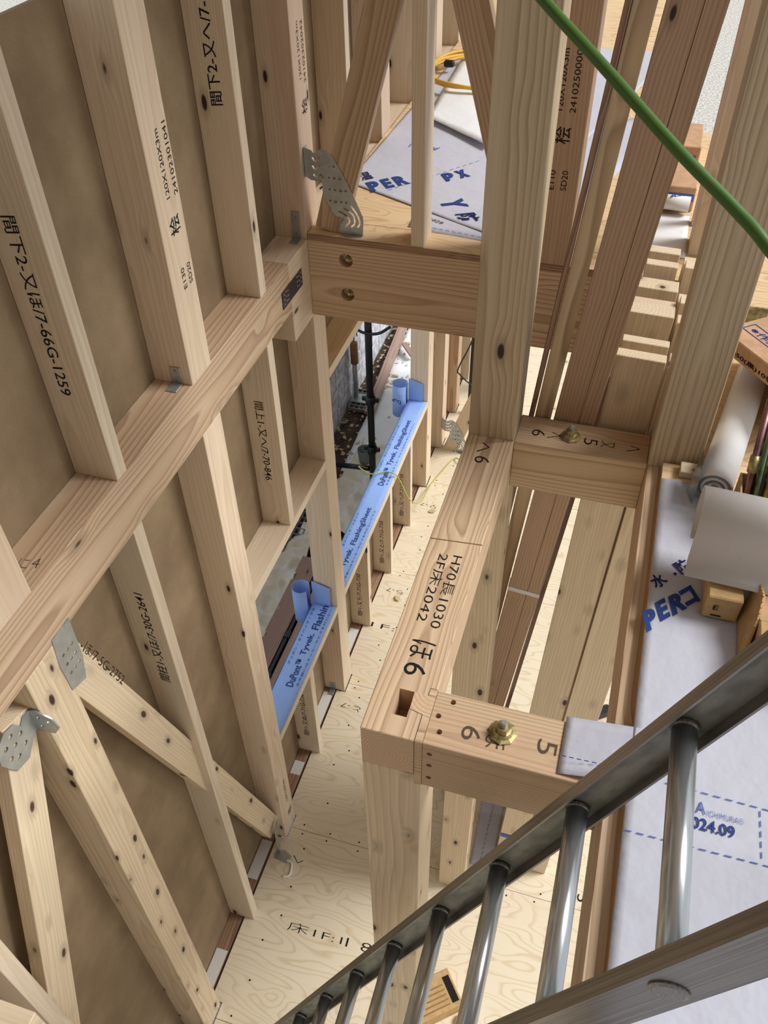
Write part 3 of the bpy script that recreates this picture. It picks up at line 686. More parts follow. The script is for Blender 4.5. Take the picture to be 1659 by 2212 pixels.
# ================================================================ BOARDS STANDING IN THE STAIRWELL
def board(p0, k, w, d, mat, label, ztop, nrm=(0, -1, 0), group=None):
    p0, k = V(p0), V(k); dr = (k-p0)/(k.z-p0.z); b = beam('board', p0, p0+dr*(ztop-p0.z), w, d, nrm, mat)
    return tag(b, label, 'board', group)
t1 = board((.801, .328, .012), (1.045, .085, 2.762), .105, .035, 'brown_board', 'wide brown board with a white band leaning on the back of the cross beam', 3.95)
dr = (V((1.045, .085, 2.762))-V((.801, .328, .012))).normalized(); q = V((.801, .328, .012))+dr*1.98
cut(t1, [beam('c', q-dr*2.1+V((.012, -.0186, 0)), q+dr*2.2+V((.012, -.0186, 0)), .002, .010, (0, -1, 0), None, None, 0)])
beam('white_band', q, q+dr*.02, .108, .038, (0, -1, 0), 'tape_white', t1, 0)
board((.734, .443, .012), (.963, .088, 2.757), .042, .04, 'yellow_board', 'narrow yellow flat-grained board leaning next to the wide brown one', 3.95)
board((.695, .447, .012), (.931, .090, 2.745), .012, .06, 'sill_timber', 'thin dark red strip leaning beside the yellow board', 3.95)
board((.885, .498, .005), (1.103, .16, 2.727), .014, .06, 'red_plank', 'thin plywood strip leaning behind the wide brown board', 2.9)
p4 = board((1.0865, .145, .004), (1.178, .095, 2.985), .122, .034, 'pale_board', 'wide pale board with a blue line, foremost of the standing stack', 2.985)
quad_strip(p4, 'blue_line', [(1.035, .121, .27), (1.155, .121, .27), (1.155, .121, .30), (1.035, .121, .30)], (0, -1, 0), 'pale_blue_print', .001, .0)
board((1.214, .14, .004), (1.305, .092, 2.985), .118, .034, 'pale_board', 'wide pale knotty board standing next to the one with a blue line', 2.97)
STK = [(.172, 2.86, .034, 'yellow_board'), (.212, 2.955, .03, 'pale_board'), (.262, 2.82, .034, 'yellow_board'), (.318, 2.845, .045, 'brown_board'), (.40, 2.94, .06, 'pale_board'),
       (.475, 2.92, .034, 'hinoki_post'), (.56, 2.93, .06, 'pale_board'), (.64, 2.955, .034, 'hinoki_post'), (.715, 2.96, .04, 'pale_board')]
for i, (y, zt, th, ml) in enumerate(STK):
    board((1.092+.003*i, y+.03, .004), (1.184+.002*i, y, 2.95), .118 if i < 7 else .09, th, ml, ['first', 'second', 'third', 'fourth', 'fifth', 'sixth', 'seventh', 'eighth', 'ninth'][i]+' sawn board standing on end behind the board with a blue line', zt, group='boards stacked on end in the stairwell')
for i, (y, zt, th) in enumerate(((.30, 2.86, .04), (.40, 2.92, .045), (.47, 2.94, .04), (.55, 2.90, .05), (.64, 2.96, .045), (.72, 2.93, .05))):
    board((1.224, y+.03, .004), (1.314, y, 2.95), .105, th, 'pale_board' if i % 2 else 'hinoki_post', ['first', 'second', 'third', 'fourth', 'fifth', 'sixth'][i]+' board from the cross beam in the row half hidden by the hose post', zt, group='second row of boards stacked on end')

# ================================================================ PAPERS ON THE UPPER FLOOR
pr = sheet('floor_paper', [(1.2765, -2.85, 2.7975), (2.25, -2.85, 2.7975), (2.25, -.13, 2.7975), (1.279, -.13, 2.7975)], 60, 120, .0016, 'floor_paper', freq=4, th=.0005)
tag(pr, 'white printed protection paper covering the floor beside the ladder', 'paper')
Z = 2.8000
dvec = V((.68, .735, 0)).normalized(); nv = V((0, 0, 1)); uv = nv.cross(dvec)
def ptxt(b, p, L, h, mat='blue_print', bold=.03, r=dvec, par=None, sh=.1, z=Z): return text(par or pr, b, (p[0], p[1], z), r, nv, L, h, mat, bold, sh)
for ch, x, y in (('P', 1.2835, -.616), ('E', 1.308, -.581), ('R', 1.331, -.559)):
    ptxt(ch, (x, y), .052, .043, bold=.05, r=V((.66, .75, 0)), sh=.6)
ptxt('コ', (1.359, -.527), .050, .042, bold=.05, r=V((.66, .75, 0)), sh=.4)
ptxt('水', (1.294, -.494), .036, .034, 'navy_print', .02); ptxt('・', (1.328, -.444), .007, .007, 'navy_print'); ptxt('防', (1.343, -.438), .036, .036, 'navy_print', .015)
ptxt('A', (1.3925, -.983), .016, .022, 'pale_blue_print', .0, (1, 0, 0), sh=0); ptxt('ICHIMURA®', (1.412, -.984), .058, .011, 'pale_blue_print', -.012, (1, .0, 0), sh=0)
ptxt('2024.09', (1.374, -1.013), .082, .022, 'blue_print', .02, (1, .0, 0), sh=0)
def dashes(p0, p1, n_, par, z, mat='pale_blue_print'):
    p0, p1 = V((*p0, z)), V((*p1, z)); d_ = (p1-p0)/n_; s_ = V((-d_.y, d_.x, 0)).normalized()*.0009
    for i in range(n_):
        a = p0+d_*i; b = a+d_*.6
        quad_strip(par, 'dashed_line', [a-s_, b-s_, b+s_, a+s_], (0, 0, 1), mat, .0003, .0002)
dashes((1.34, -.942), (1.62, -.947), 14, pr, Z); dashes((1.28, -1.048), (1.62, -1.044), 17, pr, Z); dashes((1.496, -.95), (1.498, -1.042), 5, pr, Z)
fl = sheet('paper_flap', [(1.158, -.962, 2.7745), (1.30, -.957, 2.8), (1.30, -.843, 2.8), (1.158, -.84, 2.7745)], 10, 6, .002, 'floor_paper', freq=9, th=.0005)
tag(fl, 'paper flap hanging over the end of the near cross beam', 'paper')
dashes((1.16, -.935), (1.24, -.932), 6, fl, 2.792, 'blue_print')
# far papers
pf = sheet('floor_paper', [(.004, 1.29, 2.7990), (.62, 1.00, 2.7990), (1.12, 3.2, 2.7990), (.06, 3.2, 2.7990)], 60, 110, .004, 'floor_paper', freq=6, th=.0005, seed=3)
tag(pf, 'wrinkled printed paper spread on the floor beyond the deep beam', 'paper')
Zf = 2.8030
p2 = sheet('floor_paper', [(.33, .985, 2.7976), (.80, .925, 2.7976), (1.2, 2.4, 2.7976), (.30, 1.7, 2.7976)], 12, 20, .0006, 'floor_paper', freq=5, th=.0003, seed=4)
tag(p2, 'lower paper sheet showing along the front edge of the wrinkled paper', 'paper')
d2 = V((.85, .52, 0)).normalized()
for b, p, L, h, bo in (('P', (.125, 1.222), .052, .085, .05), ('E', (.170, 1.262), .045, .085, .05), ('R', (.208, 1.296), .052, .085, .05), ('コ', (.275, 1.36), .065, .07, .04), ('防', (.47, 1.115), .075, .075, .02), ('Y', (.39, 1.20), .075, .09, .05), ('p', (.375, 1.385), .05, .07, .05), ('x', (.42, 1.425), .05, .07, .05), ('委', (.015, 1.275), .05, .07, .01), ('温', (.06, 1.31), .05, .07, .01)):
    ptxt(b, p, L, h, 'blue_print' if bo > .03 else 'navy_print', bo, V((.74, .67, 0)) if b not in ('防', 'Y') else V((.5, -.7, 0)), pf, .15, Zf)
ptxt('202409', (.35, 1.075), .10, .02, 'faint_ink', .0, V((.85, -.40, 0)), p2, 0, 2.7992); ptxt('A6111', (.27, 1.70), .13, .03, 'pale_blue_print', 0, V((-1, .05, 0)), pf, 0, Zf); ptxt('Y.', (.46, 1.80), .06, .05, 'pale_blue_print', .02, V((-.3, -.9, 0)), pf, 0, Zf)
dashes((.18, 1.25), (.46, 1.62), 14, pf, Zf); dashes((.42, 1.00), (.70, .96), 12, p2, 2.7988)
ps = sheet('paper_sheet', [(.14, 1.98, 2.815), (.46, 1.72, 2.815), (.62, 2.9, 2.813), (.10, 2.95, 2.813)], 14, 20, .012, 'thin_sheet', freq=6, th=.0005, seed=8)
tag(ps, 'plain white sheet lying under the yellow cable coil', 'paper')
tag(sheet('paper_sheet', [(1.13, 1.0, 2.7985), (1.278, 1.0, 2.7985), (1.278, 1.32, 2.7985), (1.13, 1.32, 2.7985)], 8, 10, .004, 'thin_sheet', freq=8, th=.0005, seed=5), 'glaring white sheet on the floor below the stacked cartons', 'paper')
# cable coil
pts = []
for k in range(76):
    a = 2*math.pi*k/30; rr = .262+.02*math.sin(k*.4)+.0003*k
    pts.append((.27+rr*math.cos(a), 2.57+rr*math.sin(a)*.95, 2.838+.004*math.sin(k*.9)+.00022*k))
coil = obj('cable_coil', tube(pts, .0085, 8), 'cord_yellow'); tag(coil, 'yellow extension cable coiled on the white paper', 'cable')
obj('plug', bm_mesh(box_bm(.05, .03, .03, .006)), 'black_plastic', M4.Translation((.075, 2.64, 2.825)), coil)
# batten at the foot of the right post
tag(timber('batten', (1.318, 1.44), (-.118, -.078), (2.8, 2.818), 'x', 'pale_board'), 'short pale batten at the foot of the tall post with the hose', 'batten')

# ================================================================ THINGS STORED ON THE RIGHT
def open_box(name, x, y, z, mat, th=.004, label=None):
    root = tag(empty(name, ((x[0]+x[1])/2, (y[0]+y[1])/2, z[0])), label, 'carton')
    timber('bottom', x, y, (z[0], z[0]+th), 'x', mat, root, 0)
    timber('side', (x[0], x[0]+th), y, (z[0]+th, z[1]), 'y', mat, root, 0); timber('side', (x[1]-th, x[1]), y, (z[0]+th, z[1]), 'y', mat, root, 0)
    timber('side', (x[0]+th, x[1]-th), (y[0], y[0]+th), (z[0]+th, z[1]), 'x', mat, root, 0); timber('side', (x[0]+th, x[1]-th), (y[1]-th, y[1]), (z[0]+th, z[1]), 'x', mat, root, 0)
    return root
ob = open_box('carton', (1.433, 1.74), (-.300, -.192), (2.803, 2.905), 'cardboard', label='open carton holding a bundle of threaded rods')
timber('inner_flap', (1.44, 1.735), (-.2945, -.2935), (2.82, 2.895), 'x', 'cardboard', ob, 0)
zs = ['zinc_purple', 'zinc_green', 'zinc_yellow', 'galvanized', 'zinc_yellow', 'zinc_purple', 'galvanized_dark', 'zinc_green', 'zinc_yellow', 'galvanized']
for i in range(10):
    a = V((1.449+.021*(i % 5)+.0105*(i // 5), -.275+.025*(i // 5), 2.812)); b = a+V((.002*((i % 3)-1), .12, .27-.022*((i*3) % 4)))
    rod = obj('threaded_rod', tube([a, b], .0075, 10), zs[i]); tag(rod, ['purple', 'green', 'yellow', 'silver', 'golden', 'mauve', 'dark grey', 'pale green', 'brassy', 'grey'][i]+' zinc tinted threaded rod standing in the open carton', 'rod', 'rods in the open carton')
    obj('thread_end', tube([b, b+(b-a).normalized()*.03], .0058, 8), 'galvanized_dark', None, rod)
    if i % 2 == 0: obj('coupling', tube([a+(b-a)*.45, a+(b-a)*.58], .0105, 6), 'zinc_yellow', None, rod)
# white roll with foil, beside the post
d_ = V((.115, .66, 0)).normalized(); o_ = V((1.391, -.19, 2.8445))
rl = obj('sheet_roll', tube([o_, o_+d_*.62], .040, 28), 'roll_paper'); tag(rl, 'white roll with a foil back lying beside the tall post', 'roll')
hole = bpy.data.objects.new('c', tube([o_-d_*.05, o_+d_*.30], .011, 16)); C.objects.link(hole); cut(rl, [hole])
for i, rr in enumerate((.037, .030, .023)):
    obj('roll_layer', ring_mesh(rr, rr-.005, .0012*(i+1)), ['bucket_grey', 'tape_white', 'bucket_grey'][i], frame(o_, -d_, (0, 0, 1)), rl)
sheet('foil_flap', [(1.338, -.17, 2.806), (1.352, -.215, 2.806), (1.356, -.20, 2.872), (1.36, -.09, 2.872)], 5, 5, .006, 'grey_foil', rl, 20)
# big loose roll lying over the cartons
def shell(name, o, ax, r, L, a0, a1, mat, tail=None, seg=40, th=.0012):
    ax = V(ax).normalized(); up = V((0, 0, 1)) if abs(ax.z) < .9 else V((0, 1, 0)); sd = ax.cross(up).normalized(); bm = bmesh.new(); rings = []
    prof = [(r*math.cos(a0+(a1-a0)*k/seg), r*math.sin(a0+(a1-a0)*k/seg)) for k in range(seg+1)]
    if tail: prof += tail
    for t_ in (0, .5, 1):
        rings.append([bm.verts.new(ax*L*t_+sd*p[0]+up*p[1]) for p in prof])
    for A, B in zip(rings, rings[1:]):
        for k in range(len(prof)-1): bm.faces.new((A[k], A[k+1], B[k+1], B[k]))
    ob_ = obj(name, bm_mesh(bm, True), mat, M4.Translation(V(o)))
    md = ob_.modifiers.new('thickness', 'SOLIDIFY'); md.thickness = th
    return ob_
big = shell('paper_roll', (1.338, -.415, 2.952), (1, -.05, 0), .064, .75, R(268), R(-8), 'roll_paper', [(.0638, -.030), (.066, -.048), (.073, -.062), (.085, -.071), (.10, -.074)])
tag(big, 'large loosely rolled white paper lying across the cartons', 'roll')
def carton(name, x, y, z, mat, label, rot=0):
    c_ = V(((x[0]+x[1])/2, (y[0]+y[1])/2, z[0])); m = M4.Translation(c_) @ M4.Rotation(rot, 4, 'Z')
    o = obj(name, bm_mesh(box_bm(x[1]-x[0], y[1]-y[0], z[1]-z[0], .003)), mat, m); tag(o, label, 'carton'); return o, m
def flat(par, m, name, x0, x1, y0, y1, z, mat):
    quad_strip(par, name, [m @ V(p) for p in ((x0, y0, z), (x1, y0, z), (x1, y1, z), (x0, y1, z))], m.to_3x3() @ V((0, 0, 1)), mat, .0004, .0002)
c1, m1 = carton('carton', (1.384, 1.452), (-.545, -.40), (2.803, 2.866), 'cardboard', 'small shut carton half under the big paper roll')
flat(c1, m1, 'tape_strip', -.033, .033, -.02, .02, .063, 'cardboard_dark')
text(c1, 'E', (1.40, -.546, 2.83), (1, 0, 0), (0, -1, 0), .01, .014, 'black_ink', 0)
quad_strip(c1, 'printed_bar', [(1.40, -.545, 2.812), (1.42, -.545, 2.812), (1.42, -.545, 2.815), (1.40, -.545, 2.815)], (0, -1, 0), 'black_ink')
c2, m2 = carton('carton', (1.478, 1.80), (-.70, -.42), (2.803, 2.875), 'cardboard', 'large shut carton behind the torn corrugated flap')
flat(c2, m2, 'tape_strip', -.16, .16, -.03, .03, .072, 'cardboard_rose'); flat(c2, m2, 'printed_patch', -.15, -.10, -.13, -.07, .072, 'cardboard_dark')
flp = obj('corrugated_flap', fill2d([[(-.11, 0), (.02, 0), (.02, .085), (-.02, .095), (-.06, .075), (-.105, .03)]], .005), 'cardboard', M4(((0, .25, .97, 1.458), (1, 0, 0, -.525), (0, .97, -.25, 2.803), (0, 0, 0, 1))))
tag(flp, 'torn corrugated cardboard piece standing between the cartons', 'cardboard')
for k in range(12):
    y = -.105+.0105*k; zz = .03+(y+.105)*1.0 if y < -.06 else (.075+(y+.06)*.5 if y < -.02 else .095-(y+.02)*.25)
    obj('flute', lathe([(.002, 0), (.002, .001)], 6), 'cardboard', frame((1.458+.25*zz-.001, -.525+y, 2.803+.97*zz+.0016), (0, .2, 1), (1, 0, 0)), flp)
# printed carton on a lower one behind the post
lo, _ = carton('carton', (1.545, 1.80), (.10, .44), (2.80, 2.948), 'cardboard', 'plain carton under the printed carton behind the rods')
ro = R(-51)
rc, mr = carton('carton', (1.42, 1.72), (.075, .375), (2.949, 2.999), 'cardboard_rose', 'printed rose carton lying askew on another behind the rods', ro)
mr_top = lambda x, y: mr @ V((x, y, .05))
for a, b in (((-.13, -.10), (.10, -.10)), ((-.13, -.06), (.10, -.06)), ((-.13, -.10), (-.13, -.06)), ((.10, -.10), (.10, -.06))):
    A_, B_ = V((*a, .05)), V((*b, .05)); dd = (B_-A_).normalized(); ss = V((-dd.y, dd.x, 0))*.0015
    quad_strip(rc, 'printed_frame', [mr @ p for p in (A_-ss, B_-ss, B_+ss, A_+ss)], (0, 0, 1), 'blue_print', .0004, .0002)
text(rc, '※作業中は', mr_top(-.115, -.093), mr.to_3x3() @ V((1, 0, 0)), (0, 0, 1), .17, .025, 'blue_print', .015)
text(rc, 'N50(黒)10巻', mr @ V((-.10, -.15, .008)), mr.to_3x3() @ V((1, 0, 0)), mr.to_3x3() @ V((0, -1, 0)), .16, .016, 'black_ink', .02)
tag(timber('zinc_plate', (1.425, 1.50), (.50, .506), (2.80, 2.93), 'z', 'zinc_yellow'), 'yellow zinc plated flat bracket behind the printed carton', 'bracket')
# far cartons and roll by the pale post
fc, mf = carton('carton', (1.165, 1.283), (1.36, 1.60), (2.799, 2.885), 'cardboard_rose', 'orange carton marked 10 rolls by the pale post')
text(fc, '10巻', (1.178, 1.36, 2.802), (1, 0, 0), (0, -1, 0), .055, .024, 'green_print', .03)
quad_strip(fc, 'printed_bar', [(1.168, 1.36, 2.835), (1.28, 1.36, 2.835), (1.28, 1.36, 2.862), (1.168, 1.36, 2.862)], (0, -1, 0), 'pale_blue_print'); text(fc, '自着ク', (1.175, 1.3594, 2.838), (1, 0, 0), (0, -1, 0), .095, .02, 'cardboard_rose', .03)
fd, mf = carton('carton', (1.16, 1.283), (1.70, 1.95), (2.799, 2.90), 'cardboard_rose', 'orange carton marked 75 behind the one marked 10 rolls')
text(fd, '75', (1.19, 1.70, 2.81), (1, 0, 0), (0, -1, 0), .05, .025, 'green_print', .03); quad_strip(fd, 'printed_bar', [(1.165, 1.70, 2.845), (1.27, 1.70, 2.845), (1.27, 1.70, 2.868), (1.165, 1.70, 2.868)], (0, -1, 0), 'pale_blue_print')
fr = obj('sheet_roll', tube([(1.14, 1.335, 2.838), (1.27, 1.33, 2.838)], .026, 20), 'roll_paper'); tag(fr, 'short white printed roll in front of the orange carton', 'roll')
text(fr, 'A-6', (1.20, 1.318, 2.858), (.9, .3, 0), (0, -.6, .8), .05, .018, 'blue_print', .02, lift=.004)
tag(timber('batten', (1.286, 1.30), (1.25, 1.29), (2.799, 4.4), 'z', 'hinoki_post'), 'pale batten standing behind the pale upper post', 'batten')

# green hose
hp = smooth_path([(.20, .35, 4.75), (.55, -.10, 4.15), (.80, -.355, 3.945), (.932, -.486, 3.874), (1.027, -.577, 3.827), (1.137, -.674, 3.768), (1.218, -.734, 3.726), (1.26, -.773, 3.703), (1.36, -.86, 3.63), (1.6, -1.0, 3.3), (1.80, -1.05, 2.86), (1.95, -1.4, 2.815), (2.4, -1.9, 2.812)], 8)
tag(obj('air_hose', tube(hp, .0078, 12), 'hose_green'), 'green air hose hanging across in front of the tall posts', 'hose')

# ================================================================ GROUND FLOOR THINGS
fbx, mb = carton('carton', (.80, 1.0), (-.655, -.50), (.001, .10), 'cardboard', 'printed carton on the ground floor seen between the ladder rungs', R(40))
for k in range(5): flat(fbx, mb, 'printed_line', -.08, .05, -.06+.02*k, -.054+.02*k, .10, 'cardboard_dark')
flat(fbx, mb, 'printed_patch', .06, .09, -.06, .05, .10, 'black_ink')
tag(obj('tape_roll', lathe([(.03, 0), (.035, .002), (.035, .02), (.03, .022)], 24, True), 'white_plastic', M4.Translation((1.045, -.62, .001))), 'white tape roll beside the printed carton', 'tape')
s1 = sheet('paper_sheet', [(.915, .075, .003), (1.02, .075, .003), (1.02, .50, .003), (.90, .50, .003)], 8, 14, .006, 'floor_paper', freq=9, th=.0006)
tag(s1, 'white paper strip with a dashed line on the ground floor', 'paper'); dashes((.96, .08), (.965, .48), 16, s1, .0105, 'black_ink')
tag(obj('wire', tube(smooth_path([(.86, .2, .012), (.80, .02, .008)], 4), .004), 'blue_print'), 'blue marked strip lying by the ground floor post', 'strip')
gt = obj('hand_tool', bm_mesh(box_bm(.10, .05, .07, .012)), 'black_plastic', M4.Translation((1.43, 1.10, .001)) @ M4.Rotation(.6, 4, 'Z')); tag(gt, 'black power tool on the bright floor behind the standing boards', 'tool')
obj('handle', bm_mesh(box_bm(.03, .03, .11, .008)), 'black_plastic', M4.Translation((1.40, 1.04, .0)) @ M4.Rotation(.6, 4, 'Z'), gt)
for i, (x, y, a) in enumerate(((.11, 2.43, .4), (.19, 1.95, 1.2), (.10, 1.60, 2.1))):
    lf = obj('dry_leaf', fill2d([[(-.025, 0), (-.01, .016), (.012, .014), (.028, 0), (.01, -.015), (-.012, -.012)]], .0015), 'leaf_dry', M4.Translation((x, y, .010)) @ M4.Rotation(a, 4, 'Z') @ M4.Rotation(.25, 4, 'X'))
    tag(lf, 'small dry leaf on the plywood beside the '+['far post of the long window', 'middle short stud', 'middle post between windows'][i], 'leaf', 'dry leaves on the plywood')
tag(obj('wire', tube(smooth_path([(-.45, 2.70, .05), (-.30, 2.1, .60), (-.143, 1.865, .775), (-.069, 1.907, .772), (.012, 1.90, .765), (.05, 2.05, .45), (.045, 2.35, .15), (.03, 2.66, .02), (.07, 2.85, .008), (.125, 3.02, .008), (.2, 2.98, .03), (.5, 2.85, .012)], 7), .004, 8), 'wire_lime'), 'thin yellow wire coming in over the window sill', 'wire')
tag(obj('wire', tube(smooth_path([(.235, 3.0, 1.3), (.208, 3.0, 1.065), (.126, 3.0, .83), (.14, 3.0, .78), (.222, 3.0, .709), (.5, 3.0, .5)], 7), .005, 8), 'black_plastic'), 'black cable hanging in front of the far ground floor studs', 'cable')
T('post', (.25, .33), (4.0, 4.08), (0, 2.46), 'z', 'spruce_stud', 'far pale ground floor stud behind the black cable', 'stud')
dv = timber('level_tool', (.09, .115), (3.60, 3.63), (.0, 1.2), 'z', 'black_plastic', None, .002); tag(dv, 'dark spirit level leaning upright by the reddish ground floor post', 'tool'); timber('vial', (.088, .117), (3.598, 3.632), (.95, 1.05), 'z', 'white_plastic', dv, .002)

# blue flashing on the window sills
def flashing(sl, y0, y1, post_y, rr, lab, starts, darkroll):
    f = sheet('flashing_sheet', [(-.13, y0, .7605), (-.004, y0, .7605), (-.004, y1, .7605), (-.13, y1, .7605)], 4, 40, .001, 'flashing_blue', freq=12, th=.0004)
    tag(f, lab, 'flashing')
    sheet('outer_drop', [(-.1345, y0, .62), (-.1345, y1, .62), (-.1345, y1, .7605), (-.1345, y0, .7605)], 20, 3, .003, 'flashing_blue', f, 10)
    quad_strip(f, 'upturn', [(-.128, post_y, .762), (-.034, post_y, .762), (-.03, post_y, .90), (-.128, post_y, .93)], (0, -1, 0), 'flashing_blue', .001, .0085)
    sh_ = shell('curled_end', (-.178, post_y-.035, .66), (0, 0, 1), rr, .24, R(-150), R(140), darkroll); C.objects.unlink(sh_); C.objects.link(sh_)
    mw = WM[sh_.name]; sh_.parent = f; sh_.matrix_basis = WM[f.name].inverted() @ mw
    for s_ in starts:
        a = s_[0]; L = min(.65, s_[1]-a); b = 'DuPont™ Tyvek. FlashingSheet'; m_ = int(round(len(b)*L/.65)); b = b[s_[2]:s_[2]+max(3, m_)] if s_[2] or m_ < len(b) else b
        k0 = 0
        for wd in b.split(' '):
            text(f, wd, (-.042, a+L*k0/len(b), .7622), (0, 1, 0), (0, 0, 1), L*(len(wd)-.15)/len(b), .038 if len(wd) > 2 else .03, 'blue_print', .015); k0 += len(wd)+1
        text(f, '水平部にはタッカーやビスを打たないで下さい。'[:max(3, int(22*L/.65))], (-.018, a+.01, .7622), (0, 1, 0), (0, 0, 1), L*.95, .012, 'blue_print', 0)
        text(f, 'デュポン・タイベック・フラッシング'[:max(3, int(17*L/.65))], (-.105, a+.12, .7622), (0, 1, 0), (0, 0, 1), L*.7, .013, 'navy_print', 0)
    return f, sh_
flashing(ws1, .066, .845, .849, .046, 'blue printed flashing sheet on the sill of the small window', [(.32, .84, 0)], 'flashing_blue')
f2, sh2 = flashing(ws2, .976, 2.665, 2.669, .052, 'blue printed flashing sheet along the long window sill', [(1.0, 1.60, 3), (1.797, 2.45, 0)], 'flashing_blue')
text(f2, 'DuP', (-.15, 2.545, .86), (-.9, .3, 0), (.3, -.95, 0), .07, .035, 'navy_print', .02, lift=.046)

# ================================================================ OUTSIDE THE WINDOWS
bw = tag(empty('block_wall', (-1.08, 4, -.42)), 'pale grey concrete block boundary wall outside the windows', 'wall')
obj('mortar_core', bm_mesh(box_bm(.088, 7.0, .97, 0)), 'mortar', M4.Translation((-1.08, 4.0, -.45)), bw)
BM_ = bm_mesh(box_bm(.10, .385, .185, .004))
for r_ in range(5):
    for k in range(18):
        obj('concrete_block', BM_, 'concrete', M4.Translation((-1.08, .7+k*.395+(r_ % 2)*.197, -.43+r_*.195)), bw)
soil = sheet('soil_bed', [(-1.02, .3, -.425), (-.14, .3, -.425), (-.14, 7.4, -.425), (-1.02, 7.4, -.425)], 26, 160, .05, 'soil', freq=7, seed=2); tag(soil, 'dark crumbly soil strip between the house and the block wall', 'soil', kind='structure')
tag(sheet('ground_sheet', [(-.80, 3.05, -.375), (-.22, 3.05, -.375), (-.30, 6.6, -.375), (-.88, 6.6, -.375)], 22, 70, .035, 'thin_sheet', freq=6, seed=6, th=.001), 'white ground sheet strewn with leaves beside the red plank', 'ground sheet')
tag(sheet('ground_sheet', [(-.80, 2.35, -.37), (-.20, 2.35, -.37), (-.20, 3.4, -.37), (-.72, 3.4, -.37)], 30, 50, .13, 'tarp', freq=11, seed=11, th=.001), 'crumpled cream ground sheet around the grey pot', 'ground sheet')
tag(sheet('ground_sheet', [(-.98, 1.2, -.37), (-.72, 1.2, -.37), (-.72, 2.38, -.37), (-.86, 2.38, -.37)], 20, 70, .11, 'tarp', freq=13, seed=14, th=.001), 'crumpled cream ground sheet beyond the scaffold boards', 'ground sheet')
rp = beam('plank', (-.79, 3.78, -.315), (-.915, 5.6, -.30), .085, .03, (0, 0, 1), 'red_plank'); tag(rp, 'long reddish plank lying on the white ground sheet', 'plank')
tag(beam('offcut', (-.79, 4.86, -.285), (-.66, 4.70, -.30), .05, .02, (0, 0, 1), 'red_plank'), 'short pale offcut lying across the reddish plank', 'offcut')
for (x0, x1), lb in (((-.735, -.60), 'worn scaffold board outside the small window, next to the crumpled sheet'), ((-.555, -.42), 'worn scaffold board outside the small window, nearest the house wall')):
    tag(timber('scaffold_board', (x0, x1), (.5, 2.04), (-.33, -.295), 'y', 'red_plank'), lb, 'board')
sbar = timber('scaffold_rail', (-.590, -.568), (.5, 1.95), (-.335, -.29), 'y', 'black_plastic'); tag(sbar, 'black scaffold rail between two worn boards', 'rail')
for y in (.98, 1.32, 1.72): timber('rail_hook', (-.598, -.558), (y, y+.05), (-.34, -.282), 'y', 'black_plastic', sbar, .002)
def grate(x0, x1, y0, y1, z, n_, lab):
    g = tag(empty('drain_grate', ((x0+x1)/2, (y0+y1)/2, z)), lab, 'grate')
    for k in range(n_+1):
        y = y0+(y1-y0)*k/n_; timber('bar', (x0, x1), (y-.005, y+.005), (z, z+.03), 'x', 'galvanized_dark', g, 0)
    for k in range(5):
        x = x0+(x1-x0)*k/4; timber('cross_bar', (x-.004, x+.004), (y0, y1), (z+.004, z+.026), 'y', 'galvanized_dark', g, 0)
grate(-1.0, -.82, 3.84, 4.12, -.365, 6, 'square drain grate at the foot of the block wall'); grate(-.97, -.83, 2.02, 2.5, -.355, 8, 'long drain grate beside the crumpled sheet')
jk = obj('screw_jack', tube([(-.98, 4.0, -.335), (-.98, 4.0, .02)], .022, 14), 'galvanized'); tag(jk, 'scaffold screw jack standing by the block wall', 'jack')
obj('sleeve', tube([(-.98, 4.0, .02), (-.98, 4.0, .22)], .032, 14), 'cardboard_dark', None, jk); timber('base_plate', (-1.01, -.86), (3.92, 4.05), (-.336, -.328), 'x', 'galvanized', jk, .002)
obj('hook', tube(smooth_path([(-.98, 4.0, .22), (-.98, 4.02, .28), (-.97, 4.05, .29), (-.97, 4.06, .25)], 4), .006, 6), 'galvanized_dark', None, jk)
pole = obj('scaffold_pole', tube([(-.45, 2.82, -.40), (-.45, 2.82, 2.4)], .0245, 16), 'black_plastic'); tag(pole, 'black scaffold pole standing outside the long window', 'pole')
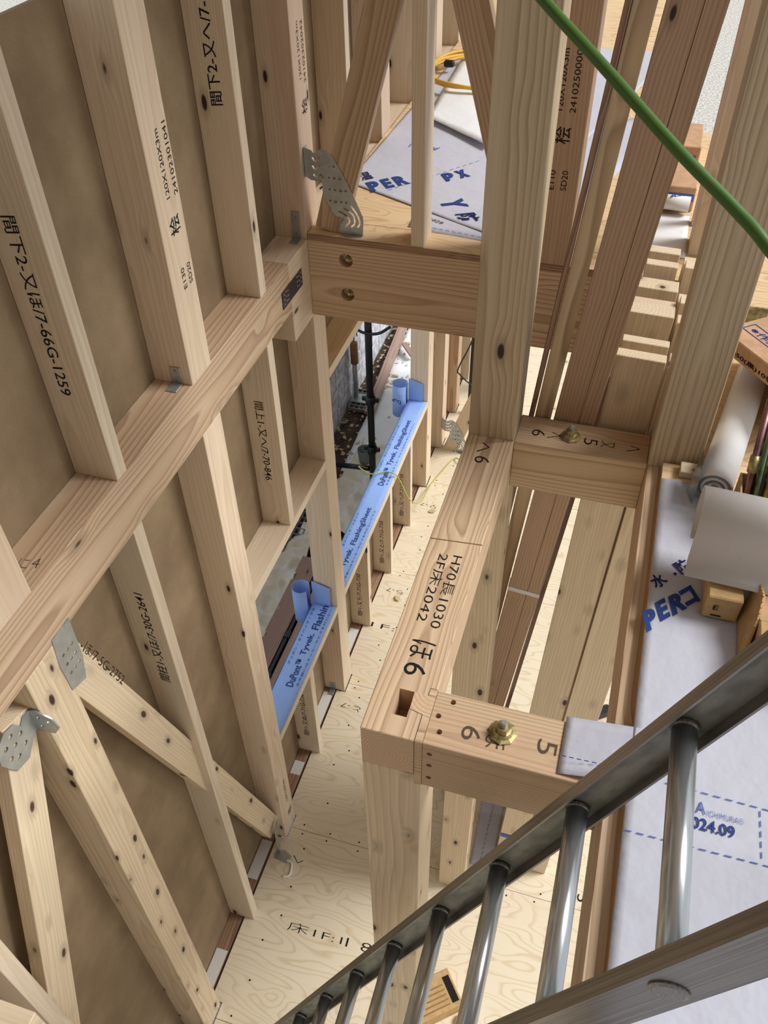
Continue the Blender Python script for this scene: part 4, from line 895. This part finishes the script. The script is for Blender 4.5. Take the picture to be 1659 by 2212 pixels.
for z in (.587, .139):
    obj('coupler', tube([(-.45, 2.82, z-.035), (-.45, 2.82, z+.02)], .036, 10), 'black_plastic', None, pole)
    for a in range(4): obj('coupler_lug', bm_mesh(box_bm(.03, .02, .035, .003)), 'black_plastic', M4.Translation((-.45+.045*math.cos(a*1.571), 2.82+.045*math.sin(a*1.571), z-.02)), pole)
tag(obj('scaffold_bar', tube([(-.74, 2.82, -.085), (-.475, 2.82, -.06)], .02, 12), 'black_plastic'), 'black horizontal bar joined to the scaffold pole', 'bar')
tag(obj('hoop_bar', tube(smooth_path([(-.56, 2.79, 1.20), (-.50, 2.785, 1.15), (-.435, 2.785, 1.137), (-.36, 2.785, 1.155), (-.29, 2.79, 1.21)], 5), .010, 8), 'black_plastic'), 'thin curved black bar hooked round the scaffold pole', 'bar')
pot = obj('pot', lathe([(.045, 0), (.06, .15), (.054, .15), (.042, .02)], 24, True), 'bucket_grey', M4.Translation((-.63, 3.17, -.34))); tag(pot, 'small grey plastic pot on the crumpled ground sheet', 'pot')
random.seed(9); bm = bmesh.new()
for i in range(420):
    y = random.uniform(2.6, 6.5); x = -1.0+abs(random.gauss(0, .16)) if i % 3 else random.uniform(-.9, -.3)
    s_ = random.uniform(.012, .03); m = M4.Translation((x, y, -.372+random.uniform(0, .03))) @ M4.Rotation(random.uniform(0, 6.3), 4, 'Z') @ M4.Rotation(random.uniform(-.6, .6), 4, 'X')
    bm.faces.new([bm.verts.new(m @ V(p)) for p in ((-s_, 0, 0), (0, -s_*.6, 0), (s_, 0, .004), (0, s_*.6, 0))])
lt = obj('leaf_litter', bm_mesh(bm), 'leaf_dry'); tag(lt, 'dry leaves scattered over the soil outside', 'leaves', kind='stuff')
for i in range(9):
    bm = bmesh.new(); bmesh.ops.create_icosphere(bm, subdivisions=1, radius=random.uniform(.02, .045))
    for v in bm.verts: v.co += V((random.uniform(-1, 1), random.uniform(-1, 1), random.uniform(-1, 1)))*.008
    tag(obj('stone', bm_mesh(bm), 'concrete', M4.Translation((random.uniform(-.99, -.9), 1.25+i*.17, -.375))), 'small stone on the soil beside the crumpled sheet', 'stone', 'stones outside the small window')
